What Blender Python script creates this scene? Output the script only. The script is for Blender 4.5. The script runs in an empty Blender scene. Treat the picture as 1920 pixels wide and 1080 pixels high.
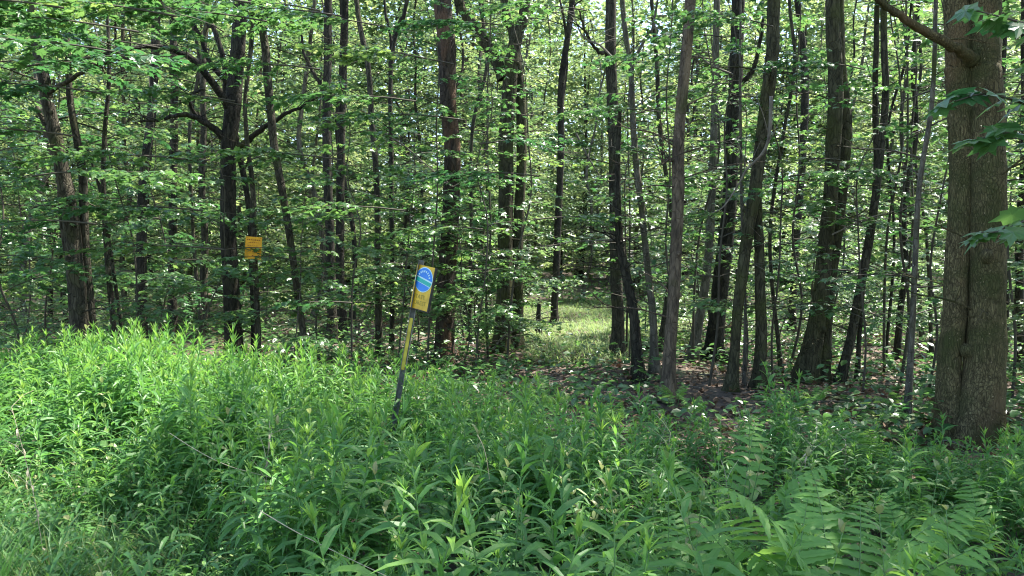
import bpy, math, random
import numpy as np

SEED = 7
rnd = random.Random(SEED)
rng = np.random.default_rng(SEED)
scn = bpy.context.scene
COL = scn.collection
PI = math.pi
R = math.radians

# ------------------------------------------------------------------ camera
FPX = 1478.0                       # focal length in pixels of the 1920 wide frame
PITCH = R(-1.55)
EYE = np.array([0.0, 0.0, 1.7])
cam_data = bpy.data.cameras.new('camera')
cam_data.sensor_width = 36.0
cam_data.lens = 36.0 * FPX / 1920.0
cam_data.clip_end = 3000
cam = bpy.data.objects.new('camera', cam_data)
COL.objects.link(cam)
cam.location = EYE
cam.rotation_euler = (PI / 2 + PITCH, 0, 0)
scn.camera = cam


def ground_z(x, y):
    """height of the forest floor"""
    x = np.asarray(x, float); y = np.asarray(y, float)
    z = 0.07 * np.sin(x * 0.55 + 1.3) * np.cos(y * 0.43) + 0.05 * np.sin(x * 1.3 + y * 0.9)
    z = z + 0.03 * np.sin(x * 2.9 - y * 2.3)
    far = np.clip((y - 26) / 60.0, 0, 3)
    return z + far * 2.2


def at(u, v, Y):
    """world point seen at photo pixel (u, v) at the distance Y"""
    a = (u - 960) / FPX
    b = -(v - 540) / FPX
    c, s = math.cos(PITCH), math.sin(PITCH)
    dy = c - b * s
    dz = s + b * c
    return np.array([a * Y / dy, Y, EYE[2] + dz * Y / dy])


# ------------------------------------------------------------------ materials
def new_mat(name):
    m = bpy.data.materials.new(name)
    m.use_nodes = True
    nt = m.node_tree
    nt.nodes.clear()
    return m, nt, nt.nodes.new('ShaderNodeOutputMaterial')


def N(nt, kind, **kw):
    n = nt.nodes.new(kind)
    for k, v in kw.items():
        setattr(n, k, v)
    return n


def ramp(nt, stops, fac):
    n = nt.nodes.new('ShaderNodeValToRGB')
    e = n.color_ramp.elements
    while len(e) < len(stops):
        e.new(0.5)
    for i, (p, c) in enumerate(stops):
        e[i].position = p
        e[i].color = (*c, 1)
    nt.links.new(fac, n.inputs['Fac'])
    return n.outputs['Color']


def leaf_mat(name, stops, tstops, trans=0.5, rough=0.38, spec=0.5, objvar=0.25):
    m, nt, out = new_mat(name)
    L = nt.links.new
    at_ = N(nt, 'ShaderNodeAttribute', attribute_name='tone')
    oi = N(nt, 'ShaderNodeObjectInfo')
    mm = N(nt, 'ShaderNodeMath', operation='MULTIPLY_ADD')
    L(oi.outputs['Random'], mm.inputs[0]); mm.inputs[1].default_value = objvar
    mm.inputs[2].default_value = -objvar / 2
    ad = N(nt, 'ShaderNodeMath', operation='ADD', use_clamp=True)
    L(at_.outputs['Fac'], ad.inputs[0]); L(mm.outputs[0], ad.inputs[1])
    c1 = ramp(nt, stops, ad.outputs[0])
    c2 = ramp(nt, tstops, ad.outputs[0])
    pr = N(nt, 'ShaderNodeBsdfPrincipled')
    L(c1, pr.inputs['Base Color'])
    pr.inputs['Roughness'].default_value = rough
    pr.inputs['Specular IOR Level'].default_value = spec
    tr = N(nt, 'ShaderNodeBsdfTranslucent')
    L(c2, tr.inputs['Color'])
    mx = N(nt, 'ShaderNodeMixShader')
    mx.inputs[0].default_value = trans
    L(pr.outputs[0], mx.inputs[1]); L(tr.outputs[0], mx.inputs[2])
    L(mx.outputs[0], out.inputs['Surface'])
    return m


def bark_mat(name, dark, light, moss=0.0, moss_col=(0.055, 0.060, 0.018), spots=0.0, scale=9.0, spot_col=(0.32, 0.30, 0.24),
             patch=None, furrow=0.5):
    m, nt, out = new_mat(name)
    L = nt.links.new
    tc = N(nt, 'ShaderNodeTexCoord')
    mp = N(nt, 'ShaderNodeMapping')
    mp.inputs['Scale'].default_value = (1, 1, 0.30)
    L(tc.outputs['Object'], mp.inputs[0])
    n1 = N(nt, 'ShaderNodeTexNoise'); n1.inputs['Scale'].default_value = scale * 2.2; n1.inputs['Detail'].default_value = 8
    n1.inputs['Roughness'].default_value = 0.65
    L(mp.outputs[0], n1.inputs['Vector'])
    col = ramp(nt, [(0.32, dark), (0.5, tuple((a + b) / 2 * 0.9 for a, b in zip(dark, light))), (0.68, light)], n1.outputs['Fac'])
    n2 = N(nt, 'ShaderNodeTexNoise'); n2.inputs['Scale'].default_value = 2.3; n2.inputs['Detail'].default_value = 5
    L(tc.outputs['Object'], n2.inputs['Vector'])

    def mix(colA, colB, fac):
        x = N(nt, 'ShaderNodeMix', data_type='RGBA')
        L(fac, x.inputs['Factor']); L(colA, x.inputs['A'])
        if isinstance(colB, tuple):
            x.inputs['B'].default_value = (*colB, 1)
        else:
            L(colB, x.inputs['B'])
        return x.outputs['Result']

    def step(sock, a, b):
        r_ = N(nt, 'ShaderNodeMapRange'); r_.inputs['From Min'].default_value = a; r_.inputs['From Max'].default_value = b
        L(sock, r_.inputs['Value'])
        return r_.outputs['Result']
    # plates parted by dark furrows
    wp = N(nt, 'ShaderNodeMix', data_type='RGBA'); wp.inputs['Factor'].default_value = 0.16
    L(mp.outputs[0], wp.inputs['A']); L(n2.outputs['Color'], wp.inputs['B'])
    vr = N(nt, 'ShaderNodeTexVoronoi', feature='DISTANCE_TO_EDGE'); vr.inputs['Scale'].default_value = scale * 2.6
    L(wp.outputs['Result'], vr.inputs['Vector'])
    vc = N(nt, 'ShaderNodeTexVoronoi'); vc.inputs['Scale'].default_value = scale * 2.6
    L(wp.outputs['Result'], vc.inputs['Vector'])
    sh = N(nt, 'ShaderNodeSeparateColor'); L(vc.outputs['Color'], sh.inputs['Color'])
    col = mix(col, tuple(min(1, c * 1.35) for c in light), step(sh.outputs[0], 0.55, 1.6))
    fr_ = N(nt, 'ShaderNodeMapRange'); fr_.inputs['From Min'].default_value = 0.0; fr_.inputs['From Max'].default_value = 0.10
    fr_.inputs['To Min'].default_value = furrow; fr_.inputs['To Max'].default_value = 0.0
    L(vr.outputs['Distance'], fr_.inputs['Value'])
    col = mix(col, tuple(c * 0.35 for c in dark), fr_.outputs['Result'])
    # broad tone differences up the stem
    n3 = N(nt, 'ShaderNodeTexNoise'); n3.inputs['Scale'].default_value = 1.1; n3.inputs['Detail'].default_value = 3
    L(tc.outputs['Object'], n3.inputs['Vector'])
    col = mix(col, tuple(c * 0.45 for c in dark), step(n3.outputs['Fac'], 0.52, 0.75))
    if patch:
        n5 = N(nt, 'ShaderNodeTexNoise'); n5.inputs['Scale'].default_value = 2.0; n5.inputs['Detail'].default_value = 4
        L(mp.outputs[0], n5.inputs['Vector'])
        col = mix(col, patch, step(n5.outputs['Fac'], 0.54, 0.60))
    if moss > 0:
        col = mix(col, moss_col, step(n2.outputs['Fac'], 0.62 - 0.2 * moss, 0.82 - 0.2 * moss))
    if spots > 0:
        vo = N(nt, 'ShaderNodeTexNoise'); vo.inputs['Scale'].default_value = 55; vo.inputs['Detail'].default_value = 3
        L(tc.outputs['Object'], vo.inputs['Vector'])
        col = mix(col, spot_col, step(vo.outputs['Fac'], 0.70 - 0.1 * spots, 0.76 - 0.1 * spots))
    pr = N(nt, 'ShaderNodeBsdfPrincipled')
    L(col, pr.inputs['Base Color']); pr.inputs['Roughness'].default_value = 0.9
    pr.inputs['Specular IOR Level'].default_value = 0.2
    bp = N(nt, 'ShaderNodeBump'); bp.inputs['Strength'].default_value = 0.9; bp.inputs['Distance'].default_value = 0.03
    hs = N(nt, 'ShaderNodeMath', operation='SUBTRACT')
    L(n1.outputs['Fac'], hs.inputs[0]); L(fr_.outputs['Result'], hs.inputs[1])
    L(hs.outputs[0], bp.inputs['Height']); L(bp.outputs[0], pr.inputs['Normal'])
    L(pr.outputs[0], out.inputs['Surface'])
    return m


def plain_mat(name, col, rough=0.6, noise=0.25, scale=12, spec=0.3, metallic=0.0):
    m, nt, out = new_mat(name)
    L = nt.links.new
    tc = N(nt, 'ShaderNodeTexCoord')
    n1 = N(nt, 'ShaderNodeTexNoise'); n1.inputs['Scale'].default_value = scale; n1.inputs['Detail'].default_value = 6
    L(tc.outputs['Object'], n1.inputs['Vector'])
    c = ramp(nt, [(0.3, tuple(x * (1 - noise) for x in col)), (0.7, tuple(min(1, x * (1 + noise)) for x in col))], n1.outputs['Fac'])
    pr = N(nt, 'ShaderNodeBsdfPrincipled')
    L(c, pr.inputs['Base Color']); pr.inputs['Roughness'].default_value = rough
    pr.inputs['Specular IOR Level'].default_value = spec
    pr.inputs['Metallic'].default_value = metallic
    L(pr.outputs[0], out.inputs['Surface'])
    return m


M = {}
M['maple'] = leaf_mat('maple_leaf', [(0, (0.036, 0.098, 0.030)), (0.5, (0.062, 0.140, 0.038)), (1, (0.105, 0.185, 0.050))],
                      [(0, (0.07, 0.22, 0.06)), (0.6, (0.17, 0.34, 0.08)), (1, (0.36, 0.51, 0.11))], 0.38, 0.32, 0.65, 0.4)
M['beech'] = leaf_mat('wood_leaf', [(0, (0.042, 0.105, 0.040)), (0.5, (0.085, 0.150, 0.058)), (1, (0.15, 0.20, 0.085))],
                      [(0, (0.11, 0.23, 0.065)), (0.6, (0.24, 0.36, 0.12)), (1, (0.42, 0.50, 0.18))], 0.42, 0.33, 0.65, 0.5)
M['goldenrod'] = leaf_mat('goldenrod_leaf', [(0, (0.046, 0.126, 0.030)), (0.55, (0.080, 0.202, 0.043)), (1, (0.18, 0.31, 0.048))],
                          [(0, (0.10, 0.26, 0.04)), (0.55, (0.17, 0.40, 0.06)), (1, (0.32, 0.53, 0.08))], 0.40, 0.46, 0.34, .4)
M['fern'] = leaf_mat('fern_leaf', [(0, (0.085, 0.20, 0.04)), (1, (0.16, 0.32, 0.065))],
                     [(0, (0.18, 0.40, 0.06)), (1, (0.34, 0.56, 0.10))], 0.42, 0.5, 0.35)
M['grass'] = leaf_mat('grass_blade', [(0, (0.045, 0.125, 0.032)), (0.7, (0.09, 0.19, 0.042)), (1, (0.24, 0.24, 0.09))],
                      [(0, (0.09, 0.27, 0.05)), (0.7, (0.16, 0.37, 0.07)), (1, (0.3, 0.34, 0.12))], 0.35, 0.45, 0.4)
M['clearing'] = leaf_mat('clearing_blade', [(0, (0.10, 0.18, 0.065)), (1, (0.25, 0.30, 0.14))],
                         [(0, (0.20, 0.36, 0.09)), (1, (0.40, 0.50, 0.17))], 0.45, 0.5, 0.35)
M['litter'] = leaf_mat('dry_leaf', [(0, (0.085, 0.046, 0.025)), (0.6, (0.18, 0.108, 0.062)), (1, (0.29, 0.20, 0.135))],
                       [(0, (0.08, 0.04, 0.02)), (1, (0.2, 0.12, 0.07))], 0.15, 0.6, 0.4)
M['stem'] = plain_mat('green_stem', (0.10, 0.19, 0.055), 0.55)
M['twig'] = plain_mat('twig', (0.060, 0.052, 0.036), 0.85)
M['deadtwig'] = plain_mat('dead_twig', (0.13, 0.112, 0.088), 0.85, .45)
M['straw'] = plain_mat('dry_stalk', (0.30, 0.26, 0.17), 0.75, .4, 30)
M['bark'] = bark_mat('bark_brown', (0.022, 0.019, 0.013), (0.090, 0.080, 0.055), 0.4)
M['bark_grey'] = bark_mat('bark_grey', (0.050, 0.044, 0.033), (0.17, 0.150, 0.115), 0.5, spots=0.3, furrow=0.28)
M['bark_dark'] = bark_mat('bark_dark', (0.012, 0.0105, 0.0075), (0.056, 0.049, 0.034), 0.2)
M['bark_moss'] = bark_mat('bark_moss', (0.022, 0.020, 0.011), (0.085, 0.078, 0.043), 0.75, furrow=0.42)
M['bark_dead'] = bark_mat('bark_dead', (0.018, 0.013, 0.009), (0.080, 0.060, 0.044), 0.0, patch=(0.10, 0.058, 0.035))
M['bark_snag'] = bark_mat('bark_snag', (0.040, 0.030, 0.021), (0.16, 0.120, 0.080), 0.2, patch=(0.17, 0.125, 0.08), furrow=0.3)
M['bark_big'] = bark_mat('bark_lichen', (0.052, 0.040, 0.018), (0.175, 0.142, 0.066), 0.85, spots=0.35, scale=24, spot_col=(0.28, 0.22, 0.13),
                         patch=(0.135, 0.094, 0.045), furrow=0.5)


def ground_material():
    m, nt, out = new_mat('forest_floor')
    L = nt.links.new
    tc = N(nt, 'ShaderNodeTexCoord')
    n1 = N(nt, 'ShaderNodeTexNoise'); n1.inputs['Scale'].default_value = 9; n1.inputs['Detail'].default_value = 9
    n1.inputs['Roughness'].default_value = 0.7
    L(tc.outputs['Object'], n1.inputs['Vector'])
    c1 = ramp(nt, [(0.3, (0.022, 0.016, 0.011)), (0.5, (0.075, 0.052, 0.038)), (0.72, (0.17, 0.125, 0.095))], n1.outputs['Fac'])
    n2 = N(nt, 'ShaderNodeTexNoise'); n2.inputs['Scale'].default_value = 0.35; n2.inputs['Detail'].default_value = 5
    L(tc.outputs['Object'], n2.inputs['Vector'])
    mr = N(nt, 'ShaderNodeMapRange'); mr.inputs['From Min'].default_value = 0.5; mr.inputs['From Max'].default_value = 0.62
    L(n2.outputs['Fac'], mr.inputs['Value'])
    mx = N(nt, 'ShaderNodeMix', data_type='RGBA')
    L(mr.outputs[0], mx.inputs['Factor']); L(c1, mx.inputs['A']); mx.inputs['B'].default_value = (0.05, 0.075, 0.025, 1)
    pr = N(nt, 'ShaderNodeBsdfPrincipled'); pr.inputs['Roughness'].default_value = 0.95
    L(mx.outputs['Result'], pr.inputs['Base Color'])
    bp = N(nt, 'ShaderNodeBump'); bp.inputs['Strength'].default_value = 0.8; bp.inputs['Distance'].default_value = 0.05
    L(n1.outputs['Fac'], bp.inputs['Height']); L(bp.outputs[0], pr.inputs['Normal'])
    L(pr.outputs[0], out.inputs['Surface'])
    return m


M['ground'] = ground_material()


# ------------------------------------------------------------------ geometry store
class Geo:
    def __init__(self):
        self.v = []; self.nv = 0; self.faces = []; self.tone = []; self.mi = []; self.sm = []

    def add(self, verts, faces, tone=0.5, mi=0, smooth=False):
        """faces: int array (n, k) of indices into verts"""
        verts = np.asarray(verts, float).reshape(-1, 3)
        faces = np.asarray(faces, int)
        self.v.append(verts)
        self.faces.append(faces + self.nv)
        self.tone.append(np.broadcast_to(np.asarray(tone, float), (len(faces),)))
        self.mi.append(np.full(len(faces), mi)); self.sm.append(np.full(len(faces), smooth))
        self.nv += len(verts)

    def add2(self, verts, facelist, tones, mi=0, smooth=False):
        """several face arrays over one vertex block"""
        verts = np.asarray(verts, float).reshape(-1, 3)
        for f, t in zip(facelist, tones):
            f = np.asarray(f, int)
            self.faces.append(f + self.nv)
            self.tone.append(np.broadcast_to(np.asarray(t, float), (len(f),)))
            self.mi.append(np.full(len(f), mi)); self.sm.append(np.full(len(f), smooth))
        self.v.append(verts); self.nv += len(verts)

    def merge(self, other_mesh_arrays, mat4):
        pass

    def mesh(self, name, mats):
        me = bpy.data.meshes.new(name)
        if self.nv:
            V = np.concatenate(self.v)
            loops = np.concatenate([f.ravel() for f in self.faces])
            sizes = np.concatenate([np.full(len(f), f.shape[1]) for f in self.faces])
            starts = np.concatenate([[0], np.cumsum(sizes)[:-1]])
            me.vertices.add(len(V)); me.vertices.foreach_set('co', V.astype(np.float32).ravel())
            me.loops.add(len(loops)); me.loops.foreach_set('vertex_index', loops.astype(np.int32))
            me.polygons.add(len(sizes)); me.polygons.foreach_set('loop_start', starts.astype(np.int32))
            me.polygons.foreach_set('material_index', np.concatenate(self.mi).astype(np.int32))
            me.polygons.foreach_set('use_smooth', np.concatenate(self.sm).astype(bool))
            a = me.attributes.new('tone', 'FLOAT', 'FACE')
            a.data.foreach_set('value', np.clip(np.concatenate(self.tone), 0, 1).astype(np.float32))
            me.update(calc_edges=True)
        for m in (mats if isinstance(mats, (list, tuple)) else [mats]):
            me.materials.append(m)
        return me

    def obj(self, name, mats, parent=None):
        o = bpy.data.objects.new(name, self.mesh(name, mats))
        COL.objects.link(o)
        if parent is not None:
            o.parent = parent
        return o


def tag(o, label=None, cat=None, group=None, kind=None):
    if label: o['label'] = label
    if cat: o['category'] = cat
    if group: o['group'] = group
    if kind: o['kind'] = kind
    return o


def thing(name, label, cat, loc=(0, 0, 0), rz=0.0, group=None):
    o = bpy.data.objects.new(name, None)
    o.empty_display_size = 0.2
    COL.objects.link(o)
    o.location = tuple(float(c) for c in loc); o.rotation_euler = (0, 0, rz)
    return tag(o, label, cat, group)


def share(name, mesh, parent, loc=(0, 0, 0), rz=0.0, sc=1.0):
    o = bpy.data.objects.new(name, mesh)
    COL.objects.link(o)
    o.parent = parent
    o.location = tuple(float(c) for c in loc); o.rotation_euler = (0, 0, rz)
    o.scale = (sc, sc, sc) if not isinstance(sc, tuple) else sc
    return o


def copy_tree(root, loc, rz, sc=1.0, tilt=(0, 0)):
    r = root.copy(); COL.objects.link(r)
    r.location = tuple(float(c) for c in loc); r.rotation_euler = (tilt[0], tilt[1], rz); r.scale = (sc, sc, sc)
    for ch in list(root.children):
        c = ch.copy(); COL.objects.link(c); c.parent = r
        for g in list(ch.children):
            d = g.copy(); COL.objects.link(d); d.parent = c
    return r


# ------------------------------------------------------------------ tubes
def catmull(P, n):
    P = np.asarray(P, float)
    if len(P) < 3:
        t = np.linspace(0, 1, n)[:, None]
        return P[0] * (1 - t) + P[-1] * t
    Q = np.vstack([2 * P[0] - P[1], P, 2 * P[-1] - P[-2]])
    out = []
    ts = np.linspace(0, len(P) - 1 - 1e-9, n)
    for t in ts:
        i = int(t); f = t - i
        p0, p1, p2, p3 = Q[i:i + 4]
        out.append(0.5 * (2 * p1 + (p2 - p0) * f + (2 * p0 - 5 * p1 + 4 * p2 - p3) * f * f + (3 * p1 - p0 - 3 * p2 + p3) * f ** 3))
    return np.array(out)


def tube(geo, P, rad, sides=8, mi=0, rough=0.0, seed=0, tone=0.5, lobes=None):
    P = np.asarray(P, float); rad = np.asarray(rad, float)
    n = len(P)
    T = np.gradient(P, axis=0)
    T /= np.linalg.norm(T, axis=1)[:, None] + 1e-12
    ref = np.array([0, 1, 0.0]) if abs(T[:, 1]).mean() < 0.8 else np.array([1.0, 0, 0])
    A = np.cross(T, ref); A /= np.linalg.norm(A, axis=1)[:, None] + 1e-12
    B = np.cross(T, A)
    a = np.linspace(0, 2 * PI, sides, endpoint=False)
    rr = rad[:, None] * np.ones((n, sides))
    if rough > 0:
        g = np.random.default_rng(seed)
        ln = np.concatenate([[0], np.cumsum(np.linalg.norm(np.diff(P, axis=0), axis=1))])[:, None]
        d = np.zeros((n, sides))
        for k in range(1, 5):
            ph = g.uniform(0, 6.28, 3)
            d += np.sin(k * a[None, :] + ph[0] + ln * g.uniform(-0.9, 0.9)) * np.sin(ln * g.uniform(0.6, 3.0) + ph[1]) / k ** 0.7
        rr = rr * (1 + rough * d * 0.6 + g.normal(0, rough * 0.25, (n, sides)))
    if lobes is not None:
        rr = rr * (1 + np.asarray(lobes)[:, None] * (np.cos(5 * a + seed)[None, :] * .6 + np.cos(3 * a + 2.0 * seed)[None, :] * .6))
    ring = P[:, None, :] + rr[..., None] * (np.cos(a)[None, :, None] * A[:, None, :] + np.sin(a)[None, :, None] * B[:, None, :])
    V = ring.reshape(-1, 3)
    i = np.arange(n - 1)[:, None] * sides
    j = np.arange(sides)[None, :]; j2 = (j + 1) % sides
    F = np.stack([i + j, i + j2, i + sides + j2, i + sides + j], -1).reshape(-1, 4)
    cap = np.arange(sides)[None, :] + (n - 1) * sides
    geo.add2(V, [F, cap], [tone, tone], mi, True)


def dead_fork(geo, p, d, L, r, g, mi=0):
    """a bare forked twig"""
    d = d / (np.linalg.norm(d) + 1e-9)
    side = np.cross(d, [0, 0, 1.0]); side /= np.linalg.norm(side) + 1e-9
    b = g.uniform(-.18, .18)
    P = catmull([p, p + d * L * .4 + side * b * L * .5 + (0, 0, .04 * L), p + d * L * .75 + side * b * L, p + d * L + side * b * L * .6 + (0, 0, g.uniform(-.15, .15) * L)], 8)
    tube(geo, P, np.linspace(r, r * .3, 8), 4, mi)
    for k in range(3):
        i = 2 + k * 2 if k < 2 else 5
        s = 1 if k % 2 else -1
        dd = d * .8 + side * s * g.uniform(.5, 1.1) + np.array([0, 0, g.uniform(-.3, .5)])
        l = L * g.uniform(.2, .5)
        tube(geo, [P[i], P[i] + dd * l * .5 + (0, 0, .02 * l), P[i] + dd * l], [r * .5, r * .35, r * .15], 3, mi)


# ------------------------------------------------------------------ leaves
def tmpl_maple():
    o = [(0, 0, 0), (0.30, -0.06, -.02), (0.24, 0.14, .03), (0.56, 0.34, -.05), (0.29, 0.44, .03), (0.33, 0.64, -.01), (0.13, 0.66, .03), (0, 1.0, -.06)]
    o += [(-x, y, z) for x, y, z in o[-2:0:-1]]
    V = np.array([(0, 0.36, 0.05)] + o, float)
    k = len(o)
    F = np.array([(0, 1 + i, 1 + (i + 1) % k) for i in range(k)])
    return V, F


def tmpl_oval(w=0.3):
    V = np.array([(0, 0, 0), (w, 0.3, 0.09), (w * 0.8, 0.68, 0.08), (0, 1, -0.05), (-w * 0.8, 0.68, 0.08), (-w, 0.3, 0.09)], float)
    return V, np.array([(0, 1, 2, 3), (0, 3, 4, 5)])


def tmpl_rhomb(w=0.42):
    V = np.array([(0, 0, 0), (w, 0.45, 0.07), (0, 1, 0), (-w, 0.45, 0.07)], float)
    return V, np.array([(0, 1, 2, 3)])


TM = {'maple': tmpl_maple(), 'oval': tmpl_oval(0.36), 'rhomb': tmpl_rhomb()}


def add_leaves(geo, kind, P, az, pitch, roll, size, tone, mi=0):
    V, F = TM[kind]
    P = np.asarray(P, float); n = len(P)
    if n == 0:
        return
    ca, sa, cp, sp = np.cos(az), np.sin(az), np.cos(pitch), np.sin(pitch)
    fw = np.stack([ca * cp, sa * cp, sp], -1)
    rt0 = np.stack([sa, -ca, np.zeros(n)], -1)
    up0 = np.cross(rt0, fw)
    cr, sr = np.cos(roll)[:, None], np.sin(roll)[:, None]
    rt = rt0 * cr + up0 * sr
    up = np.cross(rt, fw)
    s = size[:, None, None]
    W = P[:, None, :] + s * (V[None, :, 0, None] * rt[:, None, :] + V[None, :, 1, None] * fw[:, None, :] + V[None, :, 2, None] * up[:, None, :])
    k = len(V)
    FF = (np.arange(n)[:, None, None] * k + F[None]).reshape(-1, F.shape[1])
    geo.add(W.reshape(-1, 3), FF, np.repeat(tone, len(F)), mi)


def add_blades(geo, P, az, el, L, W, curv, tone, mi=0, roll=None, rows=(0, 0.18, 0.45, 0.75, 1), prof=(0.15, 0.8, 1, 0.6, 0), fold=0.25):
    """long leaves: base P, heading az, start elevation el, bending down by curv towards the tip"""
    P = np.asarray(P, float); n = len(P)
    if n == 0:
        return
    rows = np.asarray(rows)
    pos = [P]; cur = P.copy()
    horiz = np.stack([np.cos(az), np.sin(az), np.zeros(n)], -1)
    side = np.stack([-np.sin(az), np.cos(az), np.zeros(n)], -1)
    if roll is None:
        roll = np.zeros(n)
    els = [el]
    for i in range(1, len(rows)):
        e = el - curv * (rows[i] + rows[i - 1]) / 2
        d = horiz * np.cos(e)[:, None] + np.array([0, 0, 1.0]) * np.sin(e)[:, None]
        cur = cur + d * (L * (rows[i] - rows[i - 1]))[:, None]
        pos.append(cur); els.append(el - curv * rows[i])
    verts = []
    for i in range(len(rows)):
        e = els[i]
        nrm = -horiz * np.sin(e)[:, None] + np.array([0, 0, 1.0]) * np.cos(e)[:, None]
        sd = side * np.cos(roll)[:, None] + nrm * np.sin(roll)[:, None]
        w = (W * prof[i] / 2)[:, None]
        verts += [pos[i] + sd * w + nrm * w * fold, pos[i], pos[i] - sd * w + nrm * w * fold]
    k = 3 * len(rows)
    V = np.stack(verts, 1)
    F = []
    for i in range(len(rows) - 1):
        b = 3 * i
        F += [(b, b + 1, b + 4, b + 3), (b + 1, b + 2, b + 5, b + 4)]
    F = np.array(F)
    FF = (np.arange(n)[:, None, None] * k + F[None]).reshape(-1, 4)
    geo.add(V.reshape(-1, 3), FF, np.repeat(tone, len(F)), mi)


class LeafBag:
    """collects leaf placements for one mesh"""
    def __init__(self):
        self.P = []; self.az = []; self.pi = []; self.ro = []; self.s = []; self.t = []

    def put(self, P, az, pi, ro, s, t):
        self.P.append(P); self.az.append(az); self.pi.append(pi); self.ro.append(ro); self.s.append(s); self.t.append(t)

    def flush(self, geo, kind, mi=0):
        if self.P:
            add_leaves(geo, kind, np.concatenate(self.P), np.concatenate(self.az), np.concatenate(self.pi), np.concatenate(self.ro),
                       np.concatenate(self.s), np.concatenate(self.t), mi)


def spray(wood, bag, g, o, az, length, elev, droop, leaf=0.1, gap=0.075, r0=0.012, twigs=None, tone=0.5, mi=0, tw=0.5, sides=4, flat=1.0):
    """one leafy bough: a curved branch with side twigs in a near-horizontal plane, leaves in pairs"""
    n = 7
    t = np.linspace(0, 1, n)
    e = elev - droop * t
    a = az + 0.25 * np.cumsum(g.normal(0, 0.35, n)) * 0.6
    d = np.stack([np.cos(a) * np.cos(e), np.sin(a) * np.cos(e), np.sin(e)], -1)
    P = np.vstack([o, o + np.cumsum(d[:-1] * length / (n - 1), axis=0)])
    tube(wood, P, r0 * (1 - 0.85 * t), sides, mi)
    cum = length
    nt = twigs or max(4, int(length / 0.16))
    for k in range(nt):
        f = 0.22 + 0.78 * (k + g.uniform(0, 0.8)) / nt
        f = min(f, 1.0)
        x = f * (n - 1); i = min(int(x), n - 2); q = x - i
        p = P[i] * (1 - q) + P[i + 1] * q
        s = 1 if k % 2 else -1
        ta = a[i] + s * g.uniform(0.55, 1.1) * (1 - 0.5 * f)
        if k == nt - 1:
            ta = a[-1]
        tl = length * tw * (1.05 - f) + 0.12 + g.uniform(0, 0.1)
        te = g.normal(0.02, 0.12) - droop * 0.25
        dd = np.array([math.cos(ta) * math.cos(te), math.sin(ta) * math.cos(te), math.sin(te)])
        m = max(2, int(tl / gap))
        tt = (np.arange(m) + g.uniform(0.3, 0.9, m)) / m
        base = p + dd * (tl * tt)[:, None]
        base[:, 2] -= 0.18 * tl * tt ** 2
        if tl > 0.2:
            tube(wood, [p, p + dd * tl * 0.5 + (0, 0, -0.045 * tl), p + dd * tl + (0, 0, -0.18 * tl)], [r0 * 0.35, r0 * 0.25, r0 * 0.1], 3, mi)
        for sd in (-1, 1):
            m_ = len(base)
            la = ta + sd * g.uniform(0.5, 1.25, m_)
            bag.put(base + g.normal(0, 0.012, (m_, 3)), la, -np.abs(g.normal(0.28, 0.22, m_)) * flat + g.normal(0, 0.1, m_), g.normal(0, 0.30, m_) * flat,
                    leaf * g.uniform(0.55, 1.2, m_), np.clip(tone + g.normal(0, 0.17, m_), 0, 1))
    return P


# ------------------------------------------------------------------ ground
def build_ground():
    g = Geo()
    s = np.linspace(-1, 1, 241)
    xs = 14 * np.sinh(s * 4.6) * 0.6
    t = np.linspace(0, 1, 241)
    ys = -25 + 35 * t + 900 * t ** 5
    X, Y = np.meshgrid(xs, ys)
    Z = ground_z(X, Y)
    V = np.stack([X, Y, Z], -1).reshape(-1, 3)
    n = 241
    i = (np.arange(n - 1)[:, None] * n + np.arange(n - 1)[None, :]).ravel()
    F = np.stack([i, i + 1, i + n + 1, i + n], -1)
    g.add(V, F, 0.5, 0, True)
    o = g.obj('ground', M['ground'])
    tag(o, kind='structure')


build_ground()


# ------------------------------------------------------------------ crowns, boughs and saplings (shared meshes)
def make_crown(seed, H=9.0, rad=3.0, nb=40, leaf=0.13, gap=0.11, kind='oval', low=0.0, up=0.5, mat='beech', tone=0.5, barkm='bark'):
    """canopy of a tree: limbs round an upright axis from z=0 to z=H. Material slots: 0 wood, 1 leaf"""
    g = np.random.default_rng(seed)
    wood, bag = Geo(), LeafBag()
    for k in range(nb):
        f = (k + g.uniform(0, 1)) / nb
        z = low + (H - low) * f
        r = rad * (0.55 + 0.65 * math.sin(PI * min(1, f * 0.85 + 0.12))) * g.uniform(0.6, 1.15)
        az = k * 2.4 + g.uniform(-0.5, 0.5)
        spray(wood, bag, g, np.array([0, 0, z]), az, r, up * g.uniform(0.4, 1.2), 0.5 + 0.3 * g.random(), leaf, gap, 0.035 * r / 3, tone=tone + g.normal(0, 0.1), tw=0.42)
    bag.flush(wood, kind, 1)
    return wood.mesh('crown', [M[barkm], M[mat]])


CROWN = [make_crown(100 + i, 8.5, 2.5, 20, 0.15, 0.16, 'rhomb') for i in range(4)]


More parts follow.
